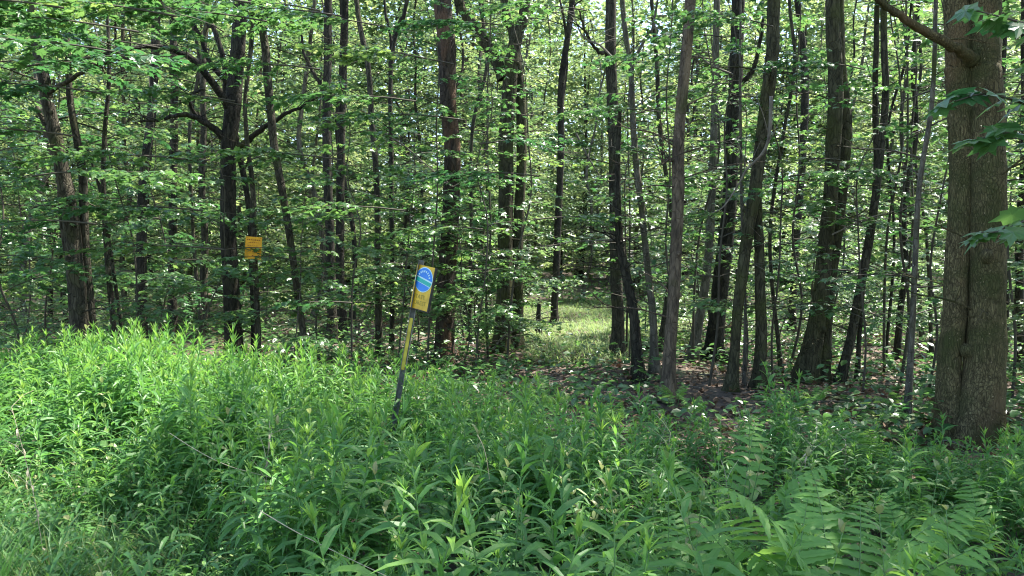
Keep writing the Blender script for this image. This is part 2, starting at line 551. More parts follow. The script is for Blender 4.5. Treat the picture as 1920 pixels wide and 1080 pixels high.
def make_back_tree(seed, H=13.0):
    """slender forest tree behind: (trunk mesh, crown mesh with foliage from low down)"""
    g = np.random.default_rng(seed)
    n = 12
    z = np.linspace(-0.3, H, n)
    off = np.cumsum(g.normal(0, 0.15, (n, 2)), axis=0) + g.normal(0, 0.035, 2) * z[:, None]
    off -= off[0]
    P = np.column_stack([off, z])
    r = np.linspace(1.0, 0.35, n) * g.uniform(0.05, 0.095)
    r[0] *= 1.5
    tr = Geo()
    PP = catmull(P, 40); rr = np.interp(np.linspace(0, 1, 40), np.linspace(0, 1, n), r)
    tube(tr, PP, rr, 9, 0, 0.10, seed)
    for k in range(12):                       # bare dead snags low down
        i = int(g.integers(6, 26)); a = g.uniform(0, 6.28); L = g.uniform(0.3, 1.1)
        dead_fork(tr, PP[i], np.array([math.cos(a), math.sin(a), 0.2]), L * 1.3, .011, g)
    wood, bag = Geo(), LeafBag()
    nb = 46
    for k in range(nb):
        f = (k + g.uniform(0, 1)) / nb
        zz = 1.5 + (H - 1.4) * f ** 1.5
        x = np.interp(zz, PP[:, 2], PP[:, 0]); y = np.interp(zz, PP[:, 2], PP[:, 1])
        L = g.uniform(0.8, 2.3) * (0.75 + 0.5 * math.sin(PI * f))
        spray(wood, bag, g, np.array([x, y, zz]), g.uniform(0, 6.28), L, g.uniform(0.1, 0.6), 0.5, 0.12, 0.105, 0.014, tone=0.6 + g.normal(0, 0.14), tw=0.5)
    bag.flush(wood, 'rhomb', 1)
    return tr, wood.mesh('crown', [M['bark'], M['beech']])


BACK = []
for i in range(6):
    tr, cr = make_back_tree(300 + i)
    BACK.append((tr.mesh('trunk', M[['bark', 'bark_dark', 'bark_grey', 'bark', 'bark_dark', 'bark_moss'][i]]), cr))


def make_sapling(seed, H=4.0, nb=15, leaf=0.095, gap=0.075, kind='maple', mat='maple', lmin=0.7, lmax=1.5, tone=0.45, bottom=0.14):
    g = np.random.default_rng(seed)
    n = 7
    z = np.linspace(-0.1, H, n)
    off = np.cumsum(g.normal(0, 0.12, (n, 2)), axis=0); off -= off[0]
    P = catmull(np.column_stack([off, z]), 22)
    st = Geo()
    tube(st, P, np.linspace(0.016, 0.005, 22) * (H / 4) ** 0.7, 6, 0, 0.08, seed)
    wood, bag = Geo(), LeafBag()
    for k in range(nb):
        f = bottom + (1 - bottom) * (k + g.uniform(0, 0.9)) / nb
        i = min(21, int(f * 21))
        L = g.uniform(lmin, lmax) * (1.15 - 0.75 * f) + 0.15
        spray(wood, bag, g, P[i], k * 2.4 + g.uniform(-.6, .6), L, g.uniform(0.0, 0.45), 0.45, leaf, gap, 0.009, tone=tone + g.normal(0, 0.13))
    bag.flush(wood, kind, 1)
    return st.mesh('stem', M['twig']), wood.mesh('foliage', [M['twig'], M[mat]])


SAP = [make_sapling(500 + i, [4.8, 5.6, 4.0, 4.6, 3.2, 2.6][i], [19, 21, 16, 18, 14, 12][i], 0.105, 0.07, lmax=1.7, bottom=.27) for i in range(6)]
SAPO = [make_sapling(560 + i, [5.5, 4.2, 3.0][i], [28, 22, 17][i], 0.11, 0.075, 'oval', 'beech', 0.7, 1.6, 0.55) for i in range(3)]
BUSH = [make_sapling(600 + i, [1.5, 1.1, 0.8][i], [12, 10, 8][i], 0.075, 0.06, 'oval', 'beech', 0.35, 0.75, 0.5, 0.05) for i in range(3)]


def px_tree(label, Y, stems, bark, crown=None, cbase=None, cat='tree', H=14.0, name='forest_tree', cscale=1.0, boughs=(), limbs=(), seed=1, parts=True,
            lean_y=0.0):
    """a tree whose stems follow photo pixels (u, v, width) at the distance Y, lowest point first; extended below to the ground and above the
    picture to the height H"""
    g = np.random.default_rng(seed)
    base = at(stems[0][0][0], stems[0][0][1], Y)
    gz = float(ground_z(base[0], Y))
    # follow the first segment down to the ground
    root = thing(name, label, cat, (base[0], Y, gz))
    org = np.array([base[0], Y, gz])
    top_main = None
    for si, st in enumerate(stems):
        pts = [at(u, v, Y + 0.12 * si) for u, v, w in st]
        rad = [0.80 * w / 2 * Y / FPX for u, v, w in st]
        if pts[0][2] > gz + 0.02 and not st[0][1] < 350:
            d = (pts[0] - pts[1]); d = d / max(1e-6, abs(d[2])) * (pts[0][2] - gz + 0.12)
            d[0] *= 0.6
            pts = [pts[0] + d] + pts; rad = [rad[0] * 1.12] + rad
        if st[-1][1] <= 5:
            d = pts[-1] - pts[-2]; d = d / max(1e-6, d[2])
            hh = H - pts[-1][2]
            if hh > 0.5:
                p1 = pts[-1] + np.array([d[0] * 0.5, 0, 1]) * hh * 0.5
                p2 = p1 + np.array([d[0] * 0.2, 0, 1]) * hh * 0.5
                rad += [rad[-1] * 0.8, rad[-1] * 0.4]; pts += [p1, p2]
        pts = np.array(pts) - org
        pts[:, 1] += lean_y * pts[:, 2]
        n = max(24, int((pts[-1][2] - pts[0][2]) / 0.14))
        n = min(n, 110)
        PP = catmull(pts, n)
        arc = np.linspace(0, 1, n)
        rr = np.interp(arc, np.linspace(0, 1, len(pts)), rad)
        wob = np.cumsum(g.normal(0, 1, (n, 2)), axis=0)
        k = np.ones(7) / 7
        wob = np.stack([np.convolve(wob[:, j] - np.linspace(wob[0, j], wob[-1, j], n), k, 'same') for j in (0, 1)], 1)
        PP[:, :2] += wob * 0.006
        if si == 0 or pts[0][2] < 0.3:
            h = PP[:, 2] - PP[0, 2]
            rr = rr * (1 + 0.75 * np.exp(-h / 0.24))
            lob = .42 * np.exp(-h / 0.26)
        else:
            lob = np.zeros(n)
        geo = Geo()
        tube(geo, PP, rr, 20 if rad[0] > 0.1 else 13, 0, 0.10 if rad[0] > 0.06 else 0.06, seed * 31 + si, lobes=lob)
        if si == 0:
            for kk in range(0 if seed == 16 else 13):        # dead side twigs on the main stem
                i = int(g.integers(n // 8, max(n // 8 + 1, int(n * 0.65)))); a = g.uniform(0, 6.28); L = g.uniform(0.25, 1.3)
                dead_fork(geo, PP[i], np.array([math.cos(a), math.sin(a), g.uniform(-0.2, 0.5)]), L, g.uniform(.006, .013), g)
            for kk in range(4):         # stubs and burls
                i = int(g.integers(n // 6, int(n * .6))); a = g.uniform(0, 6.28)
                dd = np.array([math.cos(a), math.sin(a), .5]); q = rr[i]
                tube(geo, [PP[i] + dd * q * .5, PP[i] + dd * q * 1.15, PP[i] + dd * q * 1.3], [q * .45, q * .38, q * .2], 7)
        o = geo.obj('trunk', M[bark], root)
        if si == 0:
            top_main = PP
    for (pl, w0, w1, dy) in limbs:
        pts = np.array([at(u, v, Y + dy * i / max(1, len(pl) - 1)) for i, (u, v) in enumerate(pl)]) - org
        n = 26
        PP = catmull(pts, n)
        PP[1:-1] += g.normal(0, 0.008, (n - 2, 3))
        geo = Geo()
        tube(geo, PP, np.linspace(w0, w1, n) * (1 + .4 * np.exp(-np.arange(n) / 1.6)) / 2 * Y / FPX, 10, 0, 0.10, seed + 5)
        for kk in range(8):
            i = int(g.integers(4, n)); a = g.uniform(0, 6.28); L = g.uniform(0.25, 0.9)
            dead_fork(geo, PP[i], np.array([math.cos(a), 0.6 * math.sin(a), g.uniform(-0.2, 0.8)]), L, .008, g)
        geo.obj('limb', M[bark], root)
    for (u, v, az, L, lf, dy) in boughs:
        wood, bag = Geo(), LeafBag()
        p = at(u, v, Y + dy)
        spray(wood, bag, g, p - org, R(az), L, 0.12, 0.3, lf, 0.062, 0.011, tone=0.45, tw=0.42)
        bag.flush(wood, 'maple', 1)
        wood.obj('bough', [M['twig'], M['maple']], root)
    if crown is not None:
        zb = cbase if cbase is not None else 6.5
        i = int(np.argmin(abs(top_main[:, 2] - zb)))
        p = top_main[i]
        share('crown', CROWN[crown], root, p, seed * 1.7, cscale)
    return root


# ------------------------------------------------------------------ trees one can point at
T = px_tree
T('leaning old tree with several dark stems behind the tall goldenrod', 11.0,
  [[(152, 610, 40), (135, 420, 36), (112, 300, 30), (82, 160, 26), (55, 0, 20)],
   [(172, 610, 22), (158, 430, 20), (150, 300, 18), (128, 170, 15), (120, 0, 12)],
   [(150, 610, 18), (118, 430, 14), (108, 300, 12), (70, 200, 10)]], 'bark', None, seed=11,
  limbs=[([(85, 180), (130, 150), (190, 120), (260, 110), (330, 105)], 9, 3, -1.5)],
  boughs=[(60, 90, 300, 2.0, .12, -.4), (100, 40, 330, 2.2, .12, -.6), (70, 150, 250, 1.8, .12, -.8), (110, 380, 310, 1.4, .1, -.5), (60, 60, 200, 1.8, .12, -.6)])
T('slim forked stem rising beside the leaning old tree with several stems', 11.6,
  [[(212, 600, 13), (200, 450, 12), (192, 300, 11), (203, 150, 9), (200, 0, 7)], [(196, 400, 8), (180, 330, 7), (165, 280, 6)]], 'bark', None, H=10, seed=12)
T('straight dark stem standing deeper in the wood left of the twisted double tree', 17,
  [[(262, 560, 24), (264, 380, 22), (285, 200, 20), (292, 0, 18)]], 'bark_dark', None, seed=13)
T('thin dark stem between the straight dark stem and the twisted tree', 19.5,
  [[(322, 540, 20), (324, 330, 19), (328, 190, 18), (322, 0, 14)]], 'bark_dark', None, seed=14)
T('twisted dark tree with a vine-like stem winding up it and long crooked limbs', 13.0,
  [[(436, 620, 40), (428, 430, 36), (428, 300, 34), (434, 180, 36), (441, 60, 34), (446, 0, 34)],
   [(470, 560, 11), (462, 380, 13), (440, 270, 14), (421, 200, 14), (418, 120, 13), (402, 50, 11), (380, 0, 9)]], 'bark_dark', None, seed=15,
  limbs=[([(432, 205), (402, 160), (350, 105), (290, 88), (225, 96), (150, 112)], 15, 4, -1.6),
         ([(424, 262), (388, 232), (345, 215), (300, 224), (262, 228)], 13, 4, -0.8),
         ([(392, 232), (360, 205), (356, 178), (385, 168)], 8, 4, -0.5),
         ([(446, 280), (478, 252), (520, 222), (560, 202), (598, 182)], 12, 4, -0.5),
         ([(425, 150), (395, 120), (370, 60), (345, 0)], 10, 5, -0.4)],
  boughs=[(300, 90, 200, 2.0, .11, -1.2), (240, 100, 250, 1.6, .11, -1.4), (350, 110, 290, 1.7, .11, -1), (300, 225, 230, 1.3, .1, -.6), (420, 60, 250, 1.8, .11, -.8)])
T('thin sapling trunk with a yellow notice nailed to it', 11.7,
  [[(482, 600, 13), (478, 470, 13), (474, 360, 12), (462, 270, 10), (458, 180, 9), (470, 80, 7), (468, 0, 6)]], 'bark', None, None, H=8, seed=16,
  boughs=[(470, 300, 320, 1.1, .09, 0), (462, 200, 220, 1.2, .09, 0)])
T('slender leaning tree forking near the picture top, right of the yellow notice', 12.0,
  [[(573, 630, 16), (548, 430, 17), (526, 290, 18), (508, 140, 19), (497, 60, 18), (487, 0, 15)], [(497, 55, 12), (480, 25, 12), (466, 0, 11)]], 'bark', None, seed=17)
T('upright dark tree deeper in, left of a matching twin, above the maple thicket', 18,
  [[(618, 560, 22), (612, 350, 20), (611, 200, 20), (613, 0, 18)]], 'bark_dark', None, seed=18,
  limbs=[([(610, 175), (590, 140), (570, 100), (565, 60)], 8, 4, 0)])
T('upright dark tree deeper in, right of its matching twin, above the maple thicket', 18.6,
  [[(640, 560, 20), (638, 350, 19), (642, 150, 18), (647, 0, 17)]], 'bark_dark', 3, 8, seed=19)
T('thin crooked stem bending left at the top, between dark twins and reddish tree', 15,
  [[(712, 640, 18), (708, 480, 15), (704, 320, 14), (690, 150, 13), (677, 80, 13), (664, 0, 11)]], 'bark', None, seed=20)
T('small forked stem with bare side branches, just left of the reddish dead tree', 16,
  [[(735, 560, 11), (734, 330, 11), (732, 120, 10), (750, 40, 10), (765, 0, 9)], [(733, 110, 7), (728, 40, 7), (722, 0, 6)]], 'bark_dark', None, seed=21)
T('thick reddish dead tree with flaking bark behind the leaning signpost', 13.9,
  [[(831, 672, 44), (833, 560, 42), (838, 430, 40), (846, 300, 38), (838, 200, 38), (836, 100, 42), (829, 0, 42)]], 'bark_dead', None, H=11, seed=22)
T('double trunk with a mossy limb forking up left, right of the reddish dead tree', 15.0,
  [[(942, 640, 40), (946, 480, 36), (950, 300, 34), (957, 150, 32), (972, 60, 28), (985, 0, 24)],
   [(968, 650, 26), (966, 480, 26), (974, 300, 24), (972, 160, 24), (962, 60, 22), (946, 0, 18)]], 'bark_moss', 1, 7, seed=23,
  limbs=[([(946, 146), (925, 105), (900, 65), (872, 28), (856, -10)], 22, 16, 0)])
T('tall slim dark tree far behind the grassy clearing, left of the straight brown trunk', 24,
  [[(1040, 560, 17), (1046, 420, 16), (1050, 280, 16), (1053, 150, 15), (1075, 0, 14)]], 'bark_dark', 2, 9, seed=24,
  limbs=[([(1052, 200), (1062, 130), (1060, 60), (1050, 0)], 7, 4, 0)])
T('straight brown trunk at the right edge of the grassy clearing', 14.2,
  [[(1155, 672, 30), (1155, 560, 28), (1150, 420, 27), (1148, 300, 27), (1146, 150, 26), (1144, 0, 25)]], 'bark', None, seed=25,
  limbs=[([(1142, 100), (1120, 95), (1098, 60), (1086, 20)], 8, 3, -0.5)])
T('dark leaning trunk touching the straight brown trunk by the clearing', 11.6,
  [[(1197, 716, 24), (1188, 600, 23), (1174, 510, 22), (1162, 440, 18), (1158, 330, 13), (1162, 200, 10)]], 'bark_dark', None, H=6, seed=26)
T('grey slim tree rising just behind the dark leaning trunk', 12.1,
  [[(1226, 708, 19), (1222, 560, 17), (1205, 420, 15), (1190, 260, 14), (1183, 130, 13), (1166, 0, 12)], [(1183, 125, 8), (1200, 100, 8), (1222, 60, 6), (1240, 0, 5)]], 'bark_grey', None, seed=27)
T('peeling brown snag with torn bark, bare at the base in front of the leaf litter', 10.0,
  [[(1252, 752, 30), (1256, 600, 29), (1262, 450, 28), (1268, 330, 30), (1274, 240, 24), (1284, 120, 25), (1293, 0, 25)]], 'bark_snag', None, H=9, seed=28,
  limbs=[([(1262, 302), (1250, 300), (1240, 308)], 5, 3, -0.3)])
T('grey tree with a flared foot behind the leaf litter', 14.2,
  [[(1298, 668, 26), (1318, 560, 20), (1330, 420, 18), (1336, 250, 16), (1342, 0, 15)]], 'bark_grey', None, seed=29)
T('broad dark tree with a ragged trunk behind the curved pole-like branch', 14.6,
  [[(1340, 668, 40), (1350, 520, 36), (1362, 380, 33), (1372, 200, 31), (1384, 0, 30)]], 'bark_dark', None, seed=30,
  limbs=[([(1385, 160), (1412, 130), (1425, 80), (1432, 30)], 10, 5, -0.5)])
T('mossy tree bending right, joined overhead by a second stem, before the broad dark tree', 10.6,
  [[(1370, 738, 22), (1378, 600, 24), (1392, 480, 27), (1412, 360, 30), (1428, 240, 30), (1440, 120, 30), (1446, 0, 29)],
   [(1424, 728, 26), (1425, 600, 25), (1423, 470, 23), (1420, 370, 22)]], 'bark_moss', None, seed=31)
T('thin pole stem standing close beside the mossy bending tree', 10.9,
  [[(1396, 720, 8), (1398, 600, 7), (1394, 500, 7), (1390, 350, 7), (1388, 150, 6), (1390, 0, 5)]], 'bark_grey', None, H=7, seed=32)
T('dark crooked tree deeper in, left of the thick splayed pair', 19,
  [[(1486, 590, 17), (1492, 480, 17), (1505, 330, 17), (1514, 160, 18), (1506, 60, 15), (1496, 0, 13)]], 'bark_dark', 3, 8, seed=33)
T('thick pair of trunks splayed at the foot, one smooth grey above and one mossy', 11.5,
  [[(1508, 690, 50), (1530, 590, 38), (1547, 470, 34), (1557, 300, 33), (1563, 150, 33), (1560, 0, 32)],
   [(1535, 738, 36), (1548, 600, 34), (1568, 450, 32), (1588, 300, 32), (1590, 200, 32), (1580, 100, 30), (1572, 0, 28)]], 'bark_moss', 0, 6.5, seed=34)
T('forked dark tree leaning right with two close stems, beside the thick splayed pair', 11.6,
  [[(1572, 724, 18), (1592, 640, 20), (1612, 560, 21), (1630, 460, 20), (1650, 340, 18), (1662, 180, 16), (1658, 0, 15)],
   [(1618, 540, 10), (1630, 420, 15), (1640, 300, 14), (1638, 160, 13), (1645, 0, 12)]], 'bark', None, seed=35)
T('pale thin stem with a leafy middle between the forked tree and the large speckled pair', 8.6,
  [[(1702, 795, 14), (1708, 640, 14), (1716, 500, 13), (1726, 350, 12), (1744, 200, 11), (1752, 0, 9)]], 'bark_grey', None, H=7.5, seed=36,
  boughs=[(1714, 520, 180, 0.9, .09, 0), (1712, 540, 330, 0.8, .09, 0)])
T('dark bent stem behind the pale thin stem on the right', 14.5,
  [[(1682, 690, 14), (1690, 600, 15), (1702, 500, 14), (1700, 380, 13), (1722, 260, 12), (1716, 120, 10), (1722, 0, 9)]], 'bark_dark', None, seed=37)
T('large speckled brown pair of trunks grown together with a mossy limb reaching left', 7.4,
  [[(1836, 812, 90), (1839, 650, 84), (1844, 480, 80), (1849, 300, 78), (1853, 150, 77), (1854, 0, 76)],
   [(1786, 830, 52), (1788, 650, 52), (1794, 480, 56), (1799, 300, 58), (1798, 150, 57), (1792, 0, 54)]], 'bark_big', 3, 6, seed=38,
  limbs=[([(1822, 112), (1796, 92), (1740, 62), (1695, 36), (1655, 4), (1630, -30)], 22, 8, -0.6)])
T('thin dark stem at the right edge behind the large speckled pair', 13,
  [[(1884, 690, 14), (1888, 500, 13), (1880, 300, 13), (1884, 0, 12)]], 'bark_dark', None, seed=39)
T('dark tree half hidden at the far right edge of the view', 12.5,
  [[(1912, 660, 20), (1908, 450, 19), (1914, 250, 18), (1916, 0, 18)]], 'bark_dark', 1, 7, seed=40)
# the broken stump by the clearing
T('short broken dark stump at the back of the sunlit clearing', 19.5, [[(1012, 640, 12), (1010, 590, 11), (1011, 560, 8)]], 'bark_dark', None, cat='stump', name='tree_stump', seed=41)
# thin stems on the right
for k, (u0, u1, Y, w) in enumerate([(1745, 1715, 15, 7), (1660, 1708, 13.5, 6), (1728, 1690, 19, 8), (1462, 1480, 13, 8), (1240, 1222, 16, 10),
                                    (880, 900, 17, 8), (660, 640, 21, 11), (380, 352, 18, 8)]):
    vb = 500 + 1.7 * FPX / Y
    t_ = T('thin bare pole of a young tree crowded among the larger trunks', Y,
           [[(u0, vb - 6, w + 2), (u0 + rnd.uniform(-24, 24), 450, w), ((u0 + u1) / 2 + rnd.uniform(-26, 26), 250, w), ((u0 + 2 * u1) / 3 + rnd.uniform(-20, 20), 120, w), (u1, 0, w - 1)]],
           rnd.choice(['bark', 'bark_grey', 'bark_dark']), None, H=9, seed=60 + k, name='young_tree', cat='young tree')
    t_['group'] = 'thin bare young trees among the larger trunks'


# ------------------------------------------------------------------ wood behind
def in_clearing(x, y):
    u = 960 + x / y * FPX
    return 970 < u < 1175 and y < 32


proto = {}
pts_used = []
cnt = 0
tries = 0
while cnt < 105 and tries < 6000:
    tries += 1
    y = 19 + 31 * rnd.random() ** 0.8
    x = (rnd.random() * 2 - 1) * (y * 0.78 + 1)
    if in_clearing(x, y) or ((x - 6) / 6.5) ** 2 + ((y - 21.5) / 6) ** 2 < 1:
        continue
    if any((x - a) ** 2 + (y - b) ** 2 < (1.5 + 0.02 * y) ** 2 for a, b in pts_used):
        continue
    pts_used.append((x, y))
    k = rnd.randrange(6)
    z = float(ground_z(x, y))
    lab, grp = 'slender leafy tree among many in the shaded depth of the wood', 'slender trees in the depth of the wood'
    if k not in proto:
        r = thing('woodland_tree', lab, 'tree', (x, y, z), rnd.uniform(0, 6.28), grp)
        share('trunk', BACK[k][0], r); share('crown', BACK[k][1], r)
        proto[k] = r
    else:
        copy_tree(proto[k], (x, y, z), rnd.uniform(0, 6.28), rnd.uniform(0.85, 1.25))
    cnt += 1

for (x, y, k) in [(6.8, 5.2, 0), (8.6, 2.6, 3), (7.6, 8.4, 1), (11.0, 5.6, 4), (9.8, 9.6, 2)]:  # unseen trees added right of the view to dapple the foreground
    copy_tree(proto[k], (x, y, float(ground_z(x, y))), rnd.uniform(0, 6.28), 1.0)

# far wood that reads as one mass
def build_far():
    g = np.random.default_rng(77)
    geo = Geo()
    bag = LeafBag()
    for k in range(230):
        y = g.uniform(44, 95); x = g.uniform(-1, 1) * (y * 0.8 + 4)
        z0 = float(ground_z(x, y)); H = g.uniform(13, 18)
        tube(geo, [(x, y, z0 - .3), (x + g.normal(0, .2), y, z0 + 6), (x + g.normal(0, .4), y, z0 + H)], [g.uniform(.1, .2), .1, .04], 6, 0)
        m = 1450
        th = g.uniform(0, 6.28, m); rr = 2.6 * np.sqrt(g.random(m)); zz = g.uniform(0.1, H + 7, m)
        lay = np.round(zz / 0.7) * 0.7 + g.normal(0, 0.12, m)
        bag.put(np.stack([x + rr * np.cos(th), y + rr * np.sin(th), z0 + np.where(g.random(m) < .7, lay, zz)], -1), g.uniform(0, 6.28, m), g.normal(-0.3, 0.3, m), g.normal(0, 0.3, m),
                g.uniform(0.25, 0.6, m), np.clip(0.6 + g.normal(0, 0.2) * 0.6 + g.normal(0, .15, m), 0, 1))
    bag.flush(geo, 'rhomb', 1)
    o = geo.obj('far_forest', [M['bark_dark'], M['beech']])
    tag(o, 'distant wood closing the view behind the trunks', 'forest', kind='stuff')


build_far()

# ------------------------------------------------------------------ understory saplings
sap_proto = {}


def place_sapling(pool, key, x, y, sc, label, group, name='maple_sapling', cat='sapling', rz=None):
    kk = (id(pool), key, name)
    z = float(ground_z(x, y))
    rz = rnd.uniform(0, 6.28) if rz is None else rz
    if kk not in sap_proto:
        r = thing(name, label, cat, (x, y, z), rz, group)
        share('stem', pool[key][0], r); share('foliage', pool[key][1], r)
        r.scale = (sc, sc, sc)
        sap_proto[kk] = r
    else:
        r = copy_tree(sap_proto[kk], (x, y, z), rz, sc)
    r['label'] = label
    if group:
        r['group'] = group
    elif 'group' in r.keys():
        del r['group']
    return r


GS = 'maple saplings of the left thicket'
LS = 'leafy maple sapling in the dense thicket behind the goldenrod, left of the signpost'
for i, (u, Y, k, sc) in enumerate([(20, 10.5, 0, 1.0), (90, 13.0, 1, 1.05), (235, 12.2, 3, 1.0), (300, 14.5, 0, 1.1), (345, 11.5, 2, 0.9), 
                                   (600, 13.5, 0, 1.05), (560, 11.5, 4, 0.9), (660, 12.2, 3, 1.0), (745, 13.0, 2, 1.0), (780, 15.5, 0, 1.0), (-60, 12, 1, 1.0), (-140, 10, 0, 1.0),
                                   (40, 16, 3, 1.2), (270, 17.5, 3, 1.1)]):
    x = (u - 960) / FPX * Y
    place_sapling(SAP, k, x, Y, sc, LS, GS)
place_sapling(SAP, 4, (858 - 960) / FPX * 12.8, 12.8, 0.9, 'small maple sapling with pale glossy leaves in front of the reddish dead tree', None)
place_sapling(SAP, 5, (905 - 960) / FPX * 13.6, 13.6, 1.0, 'low maple sapling between the reddish dead tree and the double trunk', None)
place_sapling(SAP, 2, (870 - 960) / FPX * 16.5, 16.5, 1.0, 'maple sapling deeper behind the reddish dead tree', None)
GM = 'loose saplings among the trunks right of the clearing'
LM = 'thin leafy sapling among the trunks right of the grassy clearing'
for (u, Y, k, sc) in [(1290, 17, 1, 1.0), (1460, 16, 2, 0.9), (1640, 18, 1, 1.0), (1760, 15, 2, 0.8), (1930, 11, 0, 0.9), (1990, 9.5, 1, 0.8), (1210, 19, 0, 1.0), (1390, 20, 0, 1.1), (1560, 21, 1, 1.1),
                      (1720, 22, 0, 1.1), (1890, 17, 0, 1.1), (1845, 21, 1, 1.0)]:
    place_sapling(SAPO, k, (u - 960) / FPX * Y, Y, sc, LM, GM, 'beech_sapling')
SAPT = [make_sapling(640 + i, [6.5, 5.5, 7.0, 4.8][i], [20, 17, 22, 15][i], 0.10, 0.085, 'maple', 'maple', 0.5, 1.25, 0.45, .22) for i in range(4)]
GT = 'tall thin saplings in front of the trunks'
LT = 'tall thin maple sapling with scattered leafy sprays in front of the trunks'
for (u, Y, k, sc) in [(1175, 15.5, 2, 1.0), (950, 12.8, 0, .9), (1240, 11.8, 2, .9), (1330, 10.9, 1, 1.0), (1300, 13.6, 0, 1.1), (1452, 11.2, 3, 1.0), (1480, 13.4, 2, 1.0), (1620, 10.2, 3, .9),
                      (1660, 12.8, 0, 1.1), (1740, 10.8, 1, 1.0), (1720, 13.5, 2, 1.1), (1900, 9.6, 3, 1.1), (1960, 10.5, 0, 1.1), (890, 12.2, 1, .9), (915, 14.3, 2, 1.0), (800, 12.6, 0, .95), (1560, 13.8, 1, 1.0),
                      (1400, 12.2, 3, 1.0), (1180, 13.4, 3, 1.0), (1810, 12.0, 1, 1.0), (1690, 11.6, 2, 1.0), (1345, 15.5, 2, 1.1), (1520, 16, 0, 1.1)]:
    place_sapling(SAPT, k, (u - 960) / FPX * Y, Y, sc, LT, GT, 'tall_sapling')
GB = 'young understory growth deep in the wood'
LB = 'young leafy understory tree deep among the far trunks'
c2 = 0
while c2 < 88:
    y = 18 + 32 * rnd.random(); x = (rnd.random() * 2 - 1) * y * 0.76
    if in_clearing(x, y) or (x > 0 and y < 24 and rnd.random() < .6):
        continue
    place_sapling(SAPO, rnd.randrange(3), x, y, rnd.uniform(0.8, 1.3), LB, GB, 'understory_tree', 'young tree')
    c2 += 1
GL = 'low bushes on the forest floor'
LL = 'low leafy bush on the forest floor under the trees'
c2 = 0
while c2 < 80:
    y = 9.5 + 17 * rnd.random(); x = (rnd.random() * 2 - 1) * y * 0.75
    u = 960 + x / y * FPX
    if 960 < u < 1420 and y < 16:
        continue
    if in_clearing(x, y):
        continue
    place_sapling(BUSH, rnd.randrange(3), x, y, rnd.uniform(0.7, 1.25), LL, GL, 'low_bush', 'bush')
    c2 += 1


# explicit boughs reaching into view
def lone_bough(name, label, u, v, Y, az, L, leaf, seed, kind='maple', tone=0.5, elev=0.1, droop=0.3, gap=0.062, cat='branch', twigs=None):
    g = np.random.default_rng(seed)
    p = at(u, v, Y)
    root = thing(name, label, cat, p)
    wood, bag = Geo(), LeafBag()
    spray(wood, bag, g, np.zeros(3), R(az), L, elev, droop, leaf, gap, 0.012, twigs, tone=tone, tw=0.4)
    lv = Geo(); bag.flush(lv, kind, 0)
    wood.obj('twig', M['twig'], root); lv.obj('foliage', M['maple'], root)
    return root


LBG, GBG = 'leafy maple bough reaching in front of the trunks above head height', 'leafy boughs in front of the trunks'
bproto = {}
for i, (u, v, Y, az, L) in enumerate([(500, 40, 10.5, 200, 2.1), (600, 130, 11, 190, 2.0), (780, 190, 11.4, 195, 2.2), (800, 110, 12, 200, 1.9), (1010, 330, 11.8, 185, 2.0), (1140, 340, 12.4, 350, 1.7),
                                      (1330, 110, 11, 190, 1.6), (1450, 50, 10, 200, 1.5), (140, 255, 9.6, 200, 2.2), (360, 300, 10.4, 190, 2.2), (380, 395, 10.6, 195, 2.0), (60, 330, 9.4, 350, 2.0),
                                      (900, 270, 12, 350, 1.6), (1240, 210, 11.5, 185, 1.5), (1480, 330, 10.2, 350, 1.3), (1700, 330, 10, 190, 1.4), (1620, 130, 10.4, 200, 1.5), (440, 190, 11.0, 210, 1.8), (20, 130, 8.8, 350, 2.2), (330, 30, 9.4, 195, 2.2), (120, 15, 8.6, 195, 2.2), (250, -10, 9.8, 200, 2.3), (470, 5, 10.0, 195, 2.2), (720, 50, 12.4, 195, 2.2), (960, 50, 13, 190, 2.0), (600, 20, 11.6, 200, 2.2), (1100, 20, 12.5, 195, 1.8)]):
    k = i % 4
    p = at(u, v, Y)
    if k not in bproto:
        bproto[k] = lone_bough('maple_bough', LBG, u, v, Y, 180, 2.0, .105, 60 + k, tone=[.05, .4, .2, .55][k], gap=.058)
        bproto[k]['group'] = GBG
        r = bproto[k]
    else:
        r = copy_tree(bproto[k], p, 0)
    r.rotation_euler = (0, 0, R(az - 180)); r.scale = (L / 2, L / 2, L / 2 * .6 + .4)

